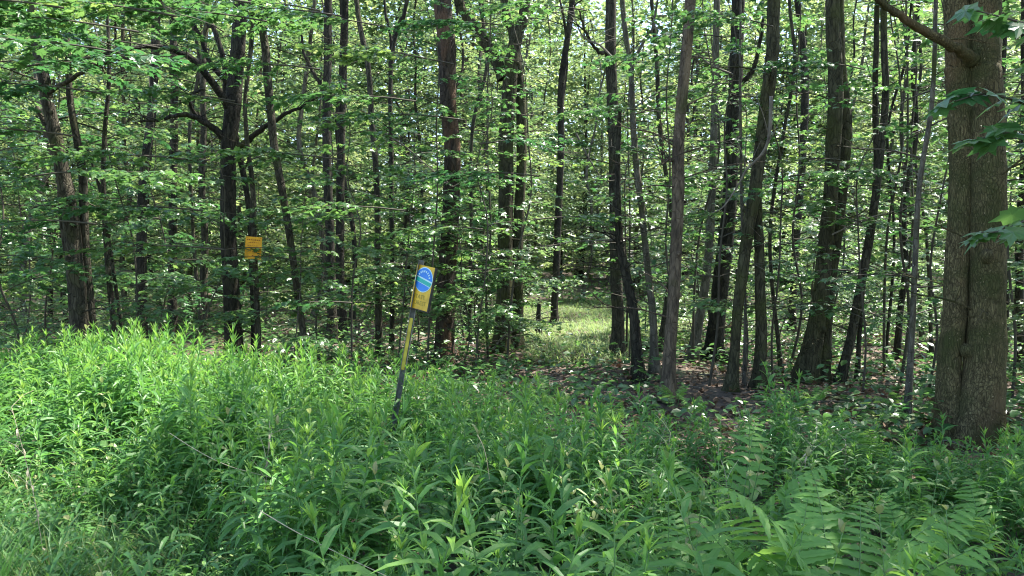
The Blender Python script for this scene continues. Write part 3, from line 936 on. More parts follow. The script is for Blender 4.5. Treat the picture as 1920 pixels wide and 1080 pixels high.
# ------------------------------------------------------------------ maple at the right with its branches hanging into the frame
def edge_maple():
    g = np.random.default_rng(91)
    bx, by = 3.55, 4.1
    gz = float(ground_z(bx, by))
    root = thing('maple_tree', 'young maple just outside the right edge whose lobed leaves hang before the speckled trunks', 'tree', (bx, by, gz))
    org = np.array([bx, by, gz])
    tr = Geo()
    P = catmull([(0, 0, -.2), (.03, .02, 1.2), (-.03, 0, 2.6), (.05, .05, 4.2), (.02, 0, 6), (0, .05, 9), (0, 0, 12)], 40)
    tube(tr, P, np.linspace(.08, .02, 40), 10, 0, .06, 4)
    tr.obj('trunk', M['bark_grey'], root)
    share('crown', CROWN[2], root, (0, 0, 6.3), .8)  # unseen high crown, added on a lengthened trunk to shade the near goldenrod
    for (pl, sizes) in [([(2040, 250), (1935, 200), (1850, 176), (1790, 190)], None), ([(2040, 330), (1930, 250), (1880, 250), (1830, 262)], None),
                        ([(2050, 400), (1950, 405), (1880, 432), (1840, 436)], None), ([(2040, 120), (1960, 60), (1900, 38), (1830, 20)], None)]:
        Y = 4.0
        pts = [np.array([0, 0, at(*pl[0], Y)[2] - gz + 0.12])] + [at(u, v, Y - 0.05 * i) - org for i, (u, v) in enumerate(pl)]
        PP = catmull(pts, 14)
        wood, bag = Geo(), LeafBag()
        tube(wood, PP, np.linspace(.012, .003, 14), 5)
        m = 17
        ii = np.linspace(4, 13, m).astype(int)
        base = PP[ii] + g.normal(0, .02, (m, 3))
        bag.put(base, PI + g.uniform(-1.0, 1.0, m), -np.abs(g.normal(.32, .2, m)), g.normal(0.1, .35, m), g.uniform(.12, .20, m), np.clip(g.normal(.4, .15, m), 0, 1))
        bag.flush(wood, 'maple', 1)
        wood.obj('branch', [M['twig'], M['maple']], root)
    return root


edge_maple()
for (x, y, k, lab) in [(5.3, 7.3, 1, 'unseen straight tree added outside the right edge to shade the goldenrod')]:
    r = thing('added_shade_tree', lab, 'tree', (x, y, float(ground_z(x, y))), 1.3 * k)  # out of view, added so its crown throws shade on the goldenrod
    share('trunk', BACK[k][0], r); share('crown', CROWN[k % 4], r, (0, 0, 6.4))


# dead arching pole in front of the bent trees
def arching():
    Y = 9.9
    pts = np.array([at(u, v, Y - .1 * i) for i, (u, v) in enumerate([(1335, 400), (1358, 386), (1385, 345), (1400, 318), (1428, 290), (1442, 255), (1446, 180)])])
    g = Geo()
    org = pts[0]
    tube(g, catmull(pts - org, 30), np.linspace(.006, .022, 30), 8, 0, .06, 3)
    for k in range(4):
        i = 2 + k
        p = pts[min(i, 6)] - org
        tube(g, [p, p + np.array([.1 * (-1) ** k, -.1, .22]), p + np.array([.22 * (-1) ** k, -.15, .5])], [.007, .005, .002], 4)
    o = g.obj('fallen_branch', M['deadtwig'])
    o.location = tuple(org)
    tag(o, 'pale curved dead branch caught in front of the mossy bending tree', 'branch')


arching()


# bare dead twigs in the understory
def dead_branch(label, pl, Y, w, seed):
    g = np.random.default_rng(seed)
    pts = np.array([at(u, v, Y) for u, v in pl])
    org = pts[0]
    PP = catmull(pts - org, 20)
    geo = Geo()
    tube(geo, PP, np.linspace(w, w * .25, 20) * .3 * Y / FPX, 6, 0, .05, seed)
    for k in range(13):
        i = int(g.integers(3, 20)); L = g.uniform(.15, .8); a = g.uniform(0, 6.28)
        d = np.array([math.cos(a), math.sin(a) * .7, g.uniform(-.3, .5)])
        tube(geo, [PP[i], PP[i] + d * L * .5 + (0, 0, .02), PP[i] + d * L], [.006, .004, .002], 4)
    o = geo.obj('dead_branch', M['deadtwig'])
    o.location = tuple(org)
    tag(o, label, 'branch')


dead_branch('bare pale branch crossing low before the straight brown trunk', [(1300, 432), (1220, 442), (1150, 450), (1060, 455), (985, 478)], 12.6, 6, 1)
dead_branch('bare dead branch leaning in the litter below the double trunk', [(925, 655), (945, 630), (985, 612), (1010, 590)], 13.2, 7, 2)
dead_branch('thin bare branch hanging across the slender poles right of the thick pair', [(1560, 440), (1620, 412), (1680, 395), (1760, 370)], 10.8, 5, 3)
dead_branch('bare pale twig slanting down between the dead tree and the double trunk', [(720, 250), (760, 275), (800, 310), (850, 350)], 12.8, 6, 4)
dead_branch('crooked dead branch dipping under the clearing edge on the dark slim tree', [(1080, 250), (1100, 290), (1125, 330), (1145, 355)], 15, 7, 5)
dead_branch('forked bare limb high above the clearing, left of the straight brown trunk', [(1150, 110), (1125, 85), (1095, 70), (1080, 40), (1075, 10)], 13.9, 8, 6)
dead_branch('bare limb crossing high between the snag and the broad dark tree', [(1375, 140), (1330, 120), (1290, 85), (1245, 60), (1200, 30)], 13.4, 7, 8)
dead_branch('dark crooked branch poking in at the top, left of the twisted tree', [(270, -30), (300, 0), (312, 18), (328, 25)], 9.5, 11, 7)

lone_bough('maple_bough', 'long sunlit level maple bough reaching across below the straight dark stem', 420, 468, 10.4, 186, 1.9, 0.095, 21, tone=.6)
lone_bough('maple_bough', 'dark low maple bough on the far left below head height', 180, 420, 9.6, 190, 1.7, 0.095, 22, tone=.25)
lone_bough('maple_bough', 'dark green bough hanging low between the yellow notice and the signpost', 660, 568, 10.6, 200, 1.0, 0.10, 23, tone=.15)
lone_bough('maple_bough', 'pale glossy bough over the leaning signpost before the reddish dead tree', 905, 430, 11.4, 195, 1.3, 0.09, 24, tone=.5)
lone_bough('maple_bough', 'leafy bough at shoulder height before the straight brown trunk', 1000, 412, 11.6, -10, 1.6, 0.09, 25, tone=.45)
lone_bough('maple_bough', 'small bright bough standing before the dark crooked tree, left of the thick pair', 1575, 300, 11.0, 190, 0.9, 0.09, 26, tone=.75)
lone_bough('maple_bough', 'thin level bough with few leaves before the foot of the thick pair', 1600, 508, 10.6, 185, 0.7, 0.09, 27, tone=.4, gap=.1)
lone_bough('maple_bough', 'hanging tuft of large leaves at the top above the thick pair', 1600, -15, 8.5, 200, 0.5, 0.13, 28, tone=.4)
lone_bough('maple_bough', 'dark leafy bough before the broad dark tree and the snag near the top', 1360, 70, 10.5, 190, 1.0, 0.12, 29, tone=.2)
lone_bough('maple_bough', 'dense high maple bough spreading at the upper left corner', 260, 60, 9.0, 195, 2.2, 0.12, 30, tone=.02)  # shade put into the colour: lowest leaf tone on these four upper left boughs
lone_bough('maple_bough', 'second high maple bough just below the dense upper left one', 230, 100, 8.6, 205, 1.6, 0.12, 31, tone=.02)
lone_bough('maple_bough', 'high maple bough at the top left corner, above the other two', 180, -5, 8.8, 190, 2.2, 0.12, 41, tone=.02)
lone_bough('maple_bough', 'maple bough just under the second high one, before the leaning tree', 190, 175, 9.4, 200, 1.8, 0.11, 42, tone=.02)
lone_bough('maple_bough', 'high leafy maple bough right of the twisted tree top', 640, 30, 11, 190, 2.0, 0.11, 43, tone=.5)
lone_bough('maple_bough', 'maple bough before the leaning forked tree, above the yellow notice', 640, 300, 11.3, 195, 2.2, 0.105, 44, tone=.4)
lone_bough('maple_bough', 'maple bough level with the yellow notice top, toward the signpost', 760, 395, 11.0, 195, 2.1, 0.105, 45, tone=.35)
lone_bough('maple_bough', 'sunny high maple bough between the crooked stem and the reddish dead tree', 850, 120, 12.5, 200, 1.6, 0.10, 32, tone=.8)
lone_bough('maple_bough', 'broad leafy bough crossing the reddish dead tree halfway up', 870, 225, 12.4, 190, 2.2, 0.10, 33, tone=.5)


# ------------------------------------------------------------------ goldenrod
def make_goldenrod(seed, h=1.0, light=0.0):
    g = np.random.default_rng(seed)
    n = 9
    t = np.linspace(0, 1, n)
    lean = g.normal(0, 0.11, 2)
    P = np.column_stack([lean[0] * t ** 1.5 * h + 0.015 * np.sin(t * 7 + g.uniform(0, 6)), lean[1] * t ** 1.5 * h + 0.015 * np.cos(t * 6 + g.uniform(0, 6)), t * h])
    P[0, 2] = -0.06
    st = Geo()
    tube(st, P, np.linspace(0.0042, 0.0016, n), 5)
    m = int(30 * h) + 4
    f = 0.1 + 0.9 * (np.arange(m) + g.uniform(0, .7, m)) / m
    base = np.stack([np.interp(f, t, P[:, k]) for k in range(3)], -1)
    az = np.arange(m) * 2.39996 + g.normal(0, .25, m)
    top = np.clip((f - 0.72) / 0.28, 0, 1)
    el = 0.35 + 0.45 * f + 0.75 * top ** 1.3 + g.normal(0, .18, m)
    curv = (1.9 - 1.5 * top) * g.uniform(.5, 1.25, m)
    L = (0.115 + 0.105 * np.sin(PI * np.clip(f, 0, 1) ** 1.1)) * g.uniform(.75, 1.25, m) * (1 - 0.35 * top)
    W = L * g.uniform(.12, .20, m) * g.choice([.85, 1.0, 1.15])
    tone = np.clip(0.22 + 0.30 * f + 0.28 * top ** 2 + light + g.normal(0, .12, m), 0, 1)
    lf = Geo()
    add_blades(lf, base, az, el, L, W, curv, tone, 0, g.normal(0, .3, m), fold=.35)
    k = 6
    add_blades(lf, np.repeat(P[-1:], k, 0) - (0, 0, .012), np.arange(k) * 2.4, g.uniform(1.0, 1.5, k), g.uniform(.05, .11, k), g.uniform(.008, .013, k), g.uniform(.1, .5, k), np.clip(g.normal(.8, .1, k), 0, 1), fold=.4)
    return st, lf


GBASE = [1.0, 1.1, .9, 1.0, 1.15, .85, 1.0, .95, 1.05, .9, 1.1, 1.0, 1.0, 1.0]
GR = []
for i in range(14):
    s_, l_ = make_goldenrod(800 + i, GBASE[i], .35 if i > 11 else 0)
    GR.append((s_.mesh('stem', M['stem']), l_.mesh('foliage', M['goldenrod']), l_, s_))


def px(x, y):
    return 960 + x / y * FPX


def stand_height(x, y):
    """height of the goldenrod stand"""
    u = px(x, y)
    h = np.interp(u, [-200, 0, 150, 450, 700, 900, 1100, 1300, 1500, 1700, 1950, 2200], [1.0, 1.05, 1.12, 1.15, 1.02, .98, .88, .75, .76, .7, .80, .8])
    return h


def in_stand(x, y):
    u = px(x, y)
    back = np.interp(u, [-300, 0, 300, 700, 900, 1100, 1300, 1500, 1700, 1800, 2200], [9.5, 9.8, 9.2, 9.0, 8.2, 7.0, 6.4, 6.6, 5.6, 6.0, 6.2])
    return front_line(u) - (1.7 if u < 640 else 0) < y < back


def front_line(u):
    return np.interp(u, [-300, 0, 200, 420, 560, 700, 2200], [5.6, 5.3, 4.7, 3.9, 2.9, 1.9, 1.9])


def tallest(x, y):
    """the stand is lower towards the shade of the trees at the back and right"""
    u = px(x, y)
    vt = np.interp(u, [-300, 0, 220, 450, 620, 760, 900, 1000, 1240, 1300, 1480, 1600, 1790, 1900, 2300], [655, 655, 620, 624, 645, 655, 690, 725, 760, 765, 735, 800, 838, 785, 780])
    h = EYE[2] - (vt - 500) / FPX * y
    for hu, hv, hy in ((785, 905, 2.45), (690, 945, 2.6), (940, 850, 3.0), (1145, 915, 2.35), (1385, 890, 2.6), (960, 930, 2.5)):
        if abs(u - hu) < 75 and y < hy + .12:
            h = min(h, EYE[2] - (hv + 120 - 500) / FPX * y)
    if 690 < u < 790 and y < 6.6:
        h = min(h, EYE[2] - .178 * y)
    return h


# scatter
spots = []
tries = 0
cell = {}
while len(spots) < 1700 and tries < 90000:
    tries += 1
    y = 1.75 + 8.3 * rnd.random() ** 0.8
    x = (rnd.random() * 2 - 1) * (y * 0.8 + .3)
    if not in_stand(x, y):
        continue
    u = px(x, y)
    if y < float(front_line(u)) and rnd.random() < .45:
        continue
    fern_zone = 1230 < u < 1760 and y < 5.6
    if fern_zone and rnd.random() < 0.80:
        continue
    if abs(x) < 0.55 and y < 2.1:
        continue
    md = (0.13 if y > 4.5 else 0.175) * (1 + .45 * math.sin(x * 2.7 + 1) * math.sin(y * 2.1))
    c = (int(x / .16), int(y / .16))
    bad = False
    for dx in (-1, 0, 1):
        for dy in (-1, 0, 1):
            for (a, b) in cell.get((c[0] + dx, c[1] + dy), ()):
                if (a - x) ** 2 + (b - y) ** 2 < md * md:
                    bad = True
    if bad:
        continue
    cell.setdefault(c, []).append((x, y))
    clump = .5 + .5 * math.sin(x * 1.9 + .7) * math.sin(y * 1.6 + x * .8)
    h = float(stand_height(x, y)) * rnd.uniform(.56, 1.0) * (.80 + .34 * clump)
    h *= .40 + .60 * max(0.0, min(1.0, (y - float(front_line(u)) + .5) / 1.9)) if u < 720 else 1.0
    if y < float(front_line(u)):
        h = rnd.uniform(.2, .42)
    h = min(h, float(tallest(x, y)) * rnd.uniform(.72, 1.0))
    if fern_zone:
        h *= .85
    if rnd.random() < .14:
        h *= 1.24 if y < 5.5 else 1.08
    elif rnd.random() < .2:
        h *= .65
    if y < 3.2:
        h = min(h, 1.7 - 0.27 * y + rnd.uniform(-.25, .08))
    h = max(h, .2)
    spots.append((x, y, h))


def showing(s):
    x, y, h = s
    inside = 1.0 if abs(px(x, y) - 960) < 960 else 0.05
    return inside * h / y


HERO = [  # photo position of the tip, height, distance and label of single plants
    (785, 905, 2.45, 12, 'bright tall goldenrod with broad upper leaves standing alone low in the middle'),
    (690, 945, 2.6, 7, 'slim goldenrod next to the bright broad-leaved one, low in the middle'),
    (940, 850, 3.0, 4, 'goldenrod with a pointed top and long hanging leaves, low in the middle'),
    (1145, 915, 2.35, 13, 'sunlit yellow-green goldenrod with long thin leaves near the lower middle'),
    (1385, 890, 2.6, 12, 'goldenrod with a bent yellow-green top leaning over the ferns'),
    (1008, 715, 6.4, 10, 'tall goldenrod poking up alone before the leaf litter'),
    (1470, 690, 6.3, 8, 'bushy tall goldenrod before the foot of the thick pair of trunks'),
    (1500, 705, 6.5, 0, 'goldenrod with arching tip leaves right beside the bushy one'),
    (1448, 722, 6.1, 3, 'leafy goldenrod on the left side of the bushy tall one before the thick pair'),
    (1486, 728, 5.9, 9, 'shorter goldenrod at the foot of the bushy one before the thick pair'),
    (1895, 785, 4.6, 2, 'tall goldenrod at the far right before the large speckled trunks'),
    (1715, 830, 4.4, 5, 'goldenrod rising from the ferns before the large speckled trunks'),
    (300, 655, 7.2, 13, 'goldenrod with a pale yellow-green tip in the sunny left stand'),
    (345, 640, 7.6, 12, 'yellowish goldenrod tip sticking out of the sunny left stand'),
    (625, 795, 4.6, 1, 'light-tipped tall goldenrod in the stand left of the signpost foot'),
    (435, 805, 5.4, 4, 'goldenrod at the edge of the short grass with a spiky top'),
    (960, 930, 2.5, 8, 'dark goldenrod with drooping blue-green leaves at the lower middle edge'),
]
gr_proto = {}


def put_goldenrod(k, x, y, h, rz, label, group):
    z = float(ground_z(x, y))
    base_h = GBASE[k]
    sc = h / base_h
    if k not in gr_proto:
        r = thing('goldenrod', label, 'wild plant', (x, y, z), rz, group)
        share('stem', GR[k][0], r); share('foliage', GR[k][1], r)
        r.scale = (sc ** .5, sc ** .5, sc)
        gr_proto[k] = r
    else:
        r = copy_tree(gr_proto[k], (x, y, z), rz, 1.0, (rnd.gauss(0, .09), rnd.gauss(0, .09)))
        r.scale = (sc ** .5, sc ** .5, sc)
    if y < 3.9:
        r.scale = (r.scale[0] * 1.16, r.scale[1] * 1.16, r.scale[2])
    r['label'] = label
    if group:
        r['group'] = group
    elif 'group' in r.keys():
        del r['group']
    return r


order = sorted(range(len(spots)), key=lambda i: -showing(spots[i]))
first = set(order[:282])
GG = 'goldenrod plants of the roadside stand'
GLAB = 'narrow-leaved green goldenrod crowded among many others in the roadside stand'
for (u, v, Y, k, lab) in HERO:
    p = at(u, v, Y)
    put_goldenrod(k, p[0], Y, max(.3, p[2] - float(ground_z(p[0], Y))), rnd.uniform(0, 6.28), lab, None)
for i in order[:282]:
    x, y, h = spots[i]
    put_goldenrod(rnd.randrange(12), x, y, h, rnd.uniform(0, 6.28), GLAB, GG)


def build_stand_rest():
    geo = Geo()
    mats = [M['goldenrod'], M['stem']]
    for i in order[282:]:
        x, y, h = spots[i]
        k = rnd.randrange(12)
        rz = rnd.uniform(0, 6.28)
        sc = h / GBASE[k]
        z = float(ground_z(x, y))
        c, s = math.cos(rz), math.sin(rz)
        tl = rnd.gauss(0, .1), rnd.gauss(0, .1)
        dt = rnd.gauss(0, .13)
        for src, mi in ((GR[k][2], 0), (GR[k][3], 1)):
            V = np.concatenate(src.v)
            q = sc ** .5
            W = np.stack([(V[:, 0] * c - V[:, 1] * s) * q + tl[0] * V[:, 2] + x, (V[:, 0] * s + V[:, 1] * c) * q + tl[1] * V[:, 2] + y, V[:, 2] * sc + z], -1)
            geo.add2(W, src.faces, [t + dt for t in src.tone], mi, False)
    o = geo.obj('goldenrod_undergrowth', mats)
    tag(o, 'dense mass of goldenrod filling the roadside stand', 'undergrowth', kind='stuff')


build_stand_rest()


# ------------------------------------------------------------------ low herbs under the stand, grass, litter, ground cover
def scatter_xy(n, y0, y1, ok, wide=.78, p=1.0):
    out = []
    while len(out) < n:
        y = y0 + (y1 - y0) * rng.random(4000) ** p
        x = (rng.random(4000) * 2 - 1) * (y * wide + .3)
        for a, b in zip(x, y):
            if ok(a, b):
                out.append((a, b))
    return np.array(out[:n])


def build_grass():
    geo = Geo()

    def ok(x, y):
        u = px(x, y)
        lim = np.interp(u, [-300, 0, 200, 420, 560, 720, 760], [6.8, 6.5, 6.0, 5.2, 4.0, 2.3, 0])
        return y < lim and y > 2.6
    tuft = scatter_xy(900, 2.6, 7.3, ok)
    Q = np.concatenate([scatter_xy(7000, 2.6, 7.3, ok), (tuft[:, None, :] + rng.normal(0, .035, (900, 9, 2))).reshape(-1, 2)])
    n = len(Q)
    P = np.column_stack([Q, ground_z(Q[:, 0], Q[:, 1])])
    L = rng.uniform(.14, .50, n) * (1 + .5 * np.sin(Q[:, 0] * 3.1) * np.cos(Q[:, 1] * 2.7))
    add_blades(geo, P, rng.uniform(0, 6.28, n), rng.uniform(.7, 1.5, n), L, rng.uniform(.006, .014, n), rng.uniform(.3, 1.9, n), np.clip(rng.normal(.42, .24, n) + (rng.random(n) < .08) * .5, 0, 1),
               rows=(0, .35, .7, 1), prof=(.8, 1, .7, 0))
    # small broad herbs in the sward
    m = 4200
    Q = scatter_xy(m, 2.6, 7.3, ok)
    P = np.column_stack([Q, ground_z(Q[:, 0], Q[:, 1]) + rng.uniform(.05, .34, m)])
    add_leaves(geo, 'oval', P, rng.uniform(0, 6.28, m), rng.normal(-.1, .35, m), rng.normal(0, .4, m), rng.uniform(.015, .045, m), np.clip(rng.normal(.5, .2, m), 0, 1))
    o = geo.obj('grass', M['grass'])
    tag(o, 'short rough grass and herbs at the road edge', 'grass', kind='stuff')


build_grass()


def build_herbs():
    geo = Geo()
    m = 5600

    def ok(x, y):
        return in_stand(x, y)
    Q = scatter_xy(m, 1.8, 9.8, ok)
    hh = np.array([min(float(stand_height(a, b)), float(tallest(a, b))) for a, b in Q])
    P = np.column_stack([Q, ground_z(Q[:, 0], Q[:, 1]) + rng.random(m) ** 1.3 * .45 * hh + .03])
    add_blades(geo, P, rng.uniform(0, 6.28, m), rng.normal(.4, .4, m), rng.uniform(.07, .17, m), rng.uniform(.012, .024, m), rng.uniform(.4, 1.6, m), np.clip(rng.normal(.25, .12, m), 0, 1), roll=rng.normal(0, .3, m))
    o = geo.obj('herb_undergrowth', M['goldenrod'])
    tag(o, 'low leaves filling the foot of the goldenrod stand', 'undergrowth', kind='stuff')


build_herbs()


def build_clearing():
    geo = Geo()

    def ok(x, y):
        u = px(x, y)
        if y > 16.5:
            return 900 < u < 1300
        if y > 13.0:
            return 985 < u < 1180 and (rng.random() < .7)
        return False
    Q = scatter_xy(24000, 13, 33, ok, .26)
    n = len(Q)
    P = np.column_stack([Q, ground_z(Q[:, 0], Q[:, 1])])
    add_blades(geo, P, rng.uniform(0, 6.28, n), rng.uniform(.6, 1.4, n), rng.uniform(.10, .30, n), rng.uniform(.010, .022, n), rng.uniform(.3, 1.6, n), np.clip(rng.normal(.5, .22, n), 0, 1), rows=(0, .4, .75, 1), prof=(.8, 1, .7, 0))
    o = geo.obj('clearing_grass', M['clearing'])
    tag(o, 'sunlit grass of the small clearing between the trunks', 'grass', kind='stuff')


build_clearing()


def build_litter():
    geo = Geo()
    n = 26000
    Q = scatter_xy(n, 6.0, 27, lambda x, y: not in_stand(x, y), .76, 1.3)
    P = np.column_stack([Q, ground_z(Q[:, 0], Q[:, 1]) + rng.uniform(.004, .05, n)])
    add_leaves(geo, 'oval', P, rng.uniform(0, 6.28, n), rng.normal(0, .35, n), rng.normal(0, .5, n), rng.uniform(.05, .11, n), np.clip(rng.normal(.5, .25, n), 0, 1))
    o = geo.obj('leaf_litter', M['litter'])
    tag(o, 'brown and pinkish dry leaf litter on the forest floor', 'leaf litter', kind='stuff')
    # fallen twigs
    tw = Geo()
    Q = scatter_xy(320, 7, 20, lambda x, y: not in_stand(x, y), .7)
    for a, b in Q:
        th = rng.uniform(0, 6.28); L = rng.uniform(.2, .9); z = float(ground_z(a, b)) + .03
        d = np.array([math.cos(th), math.sin(th), rng.uniform(-.03, .12)])
        p = np.array([a, b, z])
        tube(tw, [p, p + d * L * .5 + (0, 0, rng.uniform(0, .06)), p + d * L], [.008, .007, .003], 4)
    o = tw.obj('twig_litter', M['deadtwig'])
    tag(o, 'fallen twigs lying in the leaf litter', 'twigs', kind='stuff')


build_litter()


def build_cover():
    geo = Geo()
    n = 34000

    def ok(x, y):
        u = px(x, y)
        if in_stand(x, y):
            return False
        if 970 < u < 1190 and 13.5 < y < 30:
            return rng.random() < .07
        if 1690 < u < 1900 and y < 7.3:
            return False
        patch = math.sin(x * .9 + 1.1) * math.sin(y * .7 + .5) + .5 * math.sin(x * 2.3 + y * 1.9)
        if 1150 < u < 1420 and y < 13:
            return patch > .35
        if 990 < u < 1150 and y < 13:
            return patch > .3
        return patch > -.45
    Q = scatter_xy(n, 6.5, 44, ok, .76, 1.5)
    P = np.column_stack([Q, ground_z(Q[:, 0], Q[:, 1]) + .03 + .40 * rng.random(n) ** 1.8])
    add_leaves(geo, 'oval', P, rng.uniform(0, 6.28, n), rng.normal(-.15, .25, n), rng.normal(0, .3, n), rng.uniform(.05, .11, n) * (1 + Q[:, 1] / 40), np.clip(rng.normal(.45, .2, n), 0, 1))
    o = geo.obj('ground_cover', M['maple'])
    tag(o, 'low seedlings and herbs covering the forest floor', 'ground cover', kind='stuff')


build_cover()


# ------------------------------------------------------------------ ferns
def make_frond(seed, L=0.6):
    g = np.random.default_rng(seed)
    n = 12
    t = np.linspace(0, 1, n)
    e = 1.38 - 1.0 * t ** 1.4
    d = np.stack([np.cos(e), np.zeros(n), np.sin(e)], -1)
    P = np.vstack([np.zeros(3), np.cumsum(d[:-1] * L / (n - 1), axis=0)])
    geo = Geo()
    tube(geo, P, np.linspace(.0035, .001, n), 4, 1)
    k = 13
    f = np.linspace(.42, .98, k)
    for sd in (-1, 1):
        base = np.stack([np.interp(f, t, P[:, j]) for j in range(3)], -1)
        pl = L * .235 * np.sin(PI * (0.28 + .68 * (f - .45) / .53)) ** .8 * g.uniform(.9, 1.1, k)
        az = sd * (1.15 - .45 * (f - .3)) + g.normal(0, .08, k)
        ee = np.interp(f, t, e) * .25 + g.normal(0, .1, k)
        add_blades(geo, base, az, ee, pl, L * .052 * np.ones(k) * (1.1 - .4 * f), .5 + g.normal(0, .15, k), np.clip(.45 + .35 * f + g.normal(0, .1, k), 0, 1), 0, roll=-sd * np.interp(f, t, e) * .8,
                   rows=(0, .12, .22, .34, .44, .56, .66, .78, .86, 1), prof=(.4, 1.0, .72, 1.0, .68, .92, .56, .66, .34, 0), fold=.2)
    return geo.mesh('frond', [M['fern'], M['stem']])


FR = [make_frond(900 + i, [.72, .80, .64, .75][i]) for i in range(4)]


def make_fern(x, y, k, sc, label, group=None, tilt=None):
    z = float(ground_z(x, y))
    r = thing('fern', label, 'fern', (x, y, z), rnd.uniform(0, 6.28), group)
    n = rnd.choice([4, 5, 6])
    h0 = .02
    for i in range(n):
        o = share('frond', FR[(k + i) % 4], r, (0, 0, h0), i * 2 * PI / n + rnd.uniform(-.4, .4), sc * rnd.uniform(.85, 1.15))
        o.rotation_euler = (rnd.uniform(-.2, .2), rnd.uniform(-.1, .45), o.rotation_euler[2])
    return r


FERN = [(1655, 800, 5.9, 1.15, 'sunlit pale fern with striped fronds before the leaf litter by the large trunks'),
        (1380, 820, 4.6, 1.2, 'upright light green fern under the bushy goldenrod'),
        (1560, 935, 3.3, 1.1, 'large bright fern with wide fronds low before the large speckled trunks'),
        (1600, 990, 3.1, 1.0, 'low fern at the picture bottom below the large bright fern'),
        (1465, 1000, 3.1, .95, 'small fern at the picture bottom beside the bent goldenrod'),
        (550, 900, 4.6, .8, 'yellow-green fern in the goldenrod left of the dry stalks')]
for i, (u, v, Y, sc, lab) in enumerate(FERN):
    p = at(u, v, Y)
    r = make_fern(p[0], Y, i, 1.0, lab)
    want = max(.35, p[2] - float(ground_z(p[0], Y)))
    q = want / .56
    r.scale = (min(max(q, .7), 1.1), min(max(q, .7), 1.1), q)
for i in range(34):
    while True:
        y = 3.2 + 3.0 * rnd.random(); x = rnd.uniform(.4, 3.6)
        u = px(x, y)
        if 1230 < u < 1880 and y < 6.0:
            break
    r = make_fern(x, y, i, rnd.uniform(.9, 1.2), 'green fern spreading among the goldenrod and its neighbours', 'ferns among the goldenrod')
    q = min(1.1, max(.5, (1.7 - .31 * y) / .6)) * rnd.uniform(.62, .95)
    r.scale = (q, q, q)
# ferns on the dark floor right of the clearing
for i in range(12):
    u = rnd.uniform(1000, 1700); Y = rnd.uniform(7.6, 10)
    make_fern((u - 960) / FPX * Y, Y, i, rnd.uniform(.4, .6), 'small dark fern on the shaded forest floor behind the goldenrod', 'small ferns on the forest floor')


# ------------------------------------------------------------------ broad-leaved weeds and last year's dead stems in the stand
def make_weed(seed):
    g = np.random.default_rng(seed)
    h = g.uniform(.6, .85)
    st = Geo()
    P = catmull([(0, 0, -.05), (g.normal(0, .03), g.normal(0, .03), h * .5), (g.normal(0, .06), g.normal(0, .06), h)], 10)
    tube(st, P, np.linspace(.005, .002, 10), 5)
    lf = Geo()
    k = 10
    f = np.linspace(.22, 1, k)
    for s_ in (0, PI):
        base = np.stack([np.interp(f, np.linspace(0, 1, 10), P[:, j]) for j in range(3)], -1)
        az = np.arange(k) * PI / 2 + s_ + g.normal(0, .25, k)
        L = (.13 - .075 * f) * g.uniform(.8, 1.2, k)
        add_blades(lf, base, az, .55 + .5 * (f > .9) + g.normal(0, .15, k), L, L * g.uniform(.42, .55, k), g.uniform(.6, 1.3, k), np.clip(.55 + .35 * f + g.normal(0, .1, k), 0, 1), 0, g.normal(0, .2, k),
                   rows=(0, .1, .25, .45, .65, .85, 1), prof=(.1, .7, 1, .95, .7, .3, 0), fold=.25)
    return st.mesh('stem', M['stem']), lf.mesh('foliage', M['grass'])


WD = [make_weed(1200 + i) for i in range(3)]
wproto = {}
cw = 0
while cw < 78:
    y = 2.3 + 5.5 * rnd.random(); x = (rnd.random() * 2 - 1) * y * .66
    u = px(x, y)
    if not (float(front_line(u)) - 1.2 < y < 8.2):
        continue
    z = float(ground_z(x, y))
    h = max(.3, min(.95, float(tallest(x, y)) * rnd.uniform(.7, 1.02)))
    if y < 3.2:
        h = min(h, 1.7 - .29 * y)
    if u < 640 and y < float(front_line(u)) + .4:
        h = rnd.uniform(.25, .45)
    k = rnd.randrange(3)
    if k not in wproto:
        r = thing('broadleaf_weed', 'broad-leaved yellow-green weed growing between the goldenrod stems', 'wild plant', (x, y, z), rnd.uniform(0, 6.28), 'broad-leaved weeds in the stand')
        share('stem', WD[k][0], r); share('foliage', WD[k][1], r); wproto[k] = r
    else:
        r = copy_tree(wproto[k], (x, y, z), rnd.uniform(0, 6.28))
    r.scale = (.8, .8, h / .72)
    cw += 1


def make_dead_stem(seed):
    g = np.random.default_rng(seed)
    geo = Geo()
    P = catmull([(0, 0, -.05), (g.normal(0, .05), g.normal(0, .05), .5), (g.normal(0, .12), g.normal(0, .12), 1.0)], 12)
    tube(geo, P, np.linspace(.0026, .0013, 12), 5)
    for k in range(6):
        i = 6 + k if k < 6 else 11
        a = g.uniform(0, 6.28)
        tube(geo, [P[i], P[i] + np.array([math.cos(a), math.sin(a), 1.2]) * .06, P[i] + np.array([math.cos(a), math.sin(a), .9]) * g.uniform(.1, .17)], [.0018, .0014, .0008], 4)
    n = 9
    f = g.uniform(.2, .95, n)
    base = np.stack([np.interp(f, np.linspace(0, 1, 12), P[:, j]) for j in range(3)], -1)
    add_blades(geo, base, g.uniform(0, 6.28, n), g.uniform(-1.2, .2, n), g.uniform(.05, .1, n), g.uniform(.008, .014, n), g.uniform(.5, 2.2, n), np.full(n, .8), 0, g.normal(0, .8, n))
    return geo.mesh('dead_stem', M['straw'])


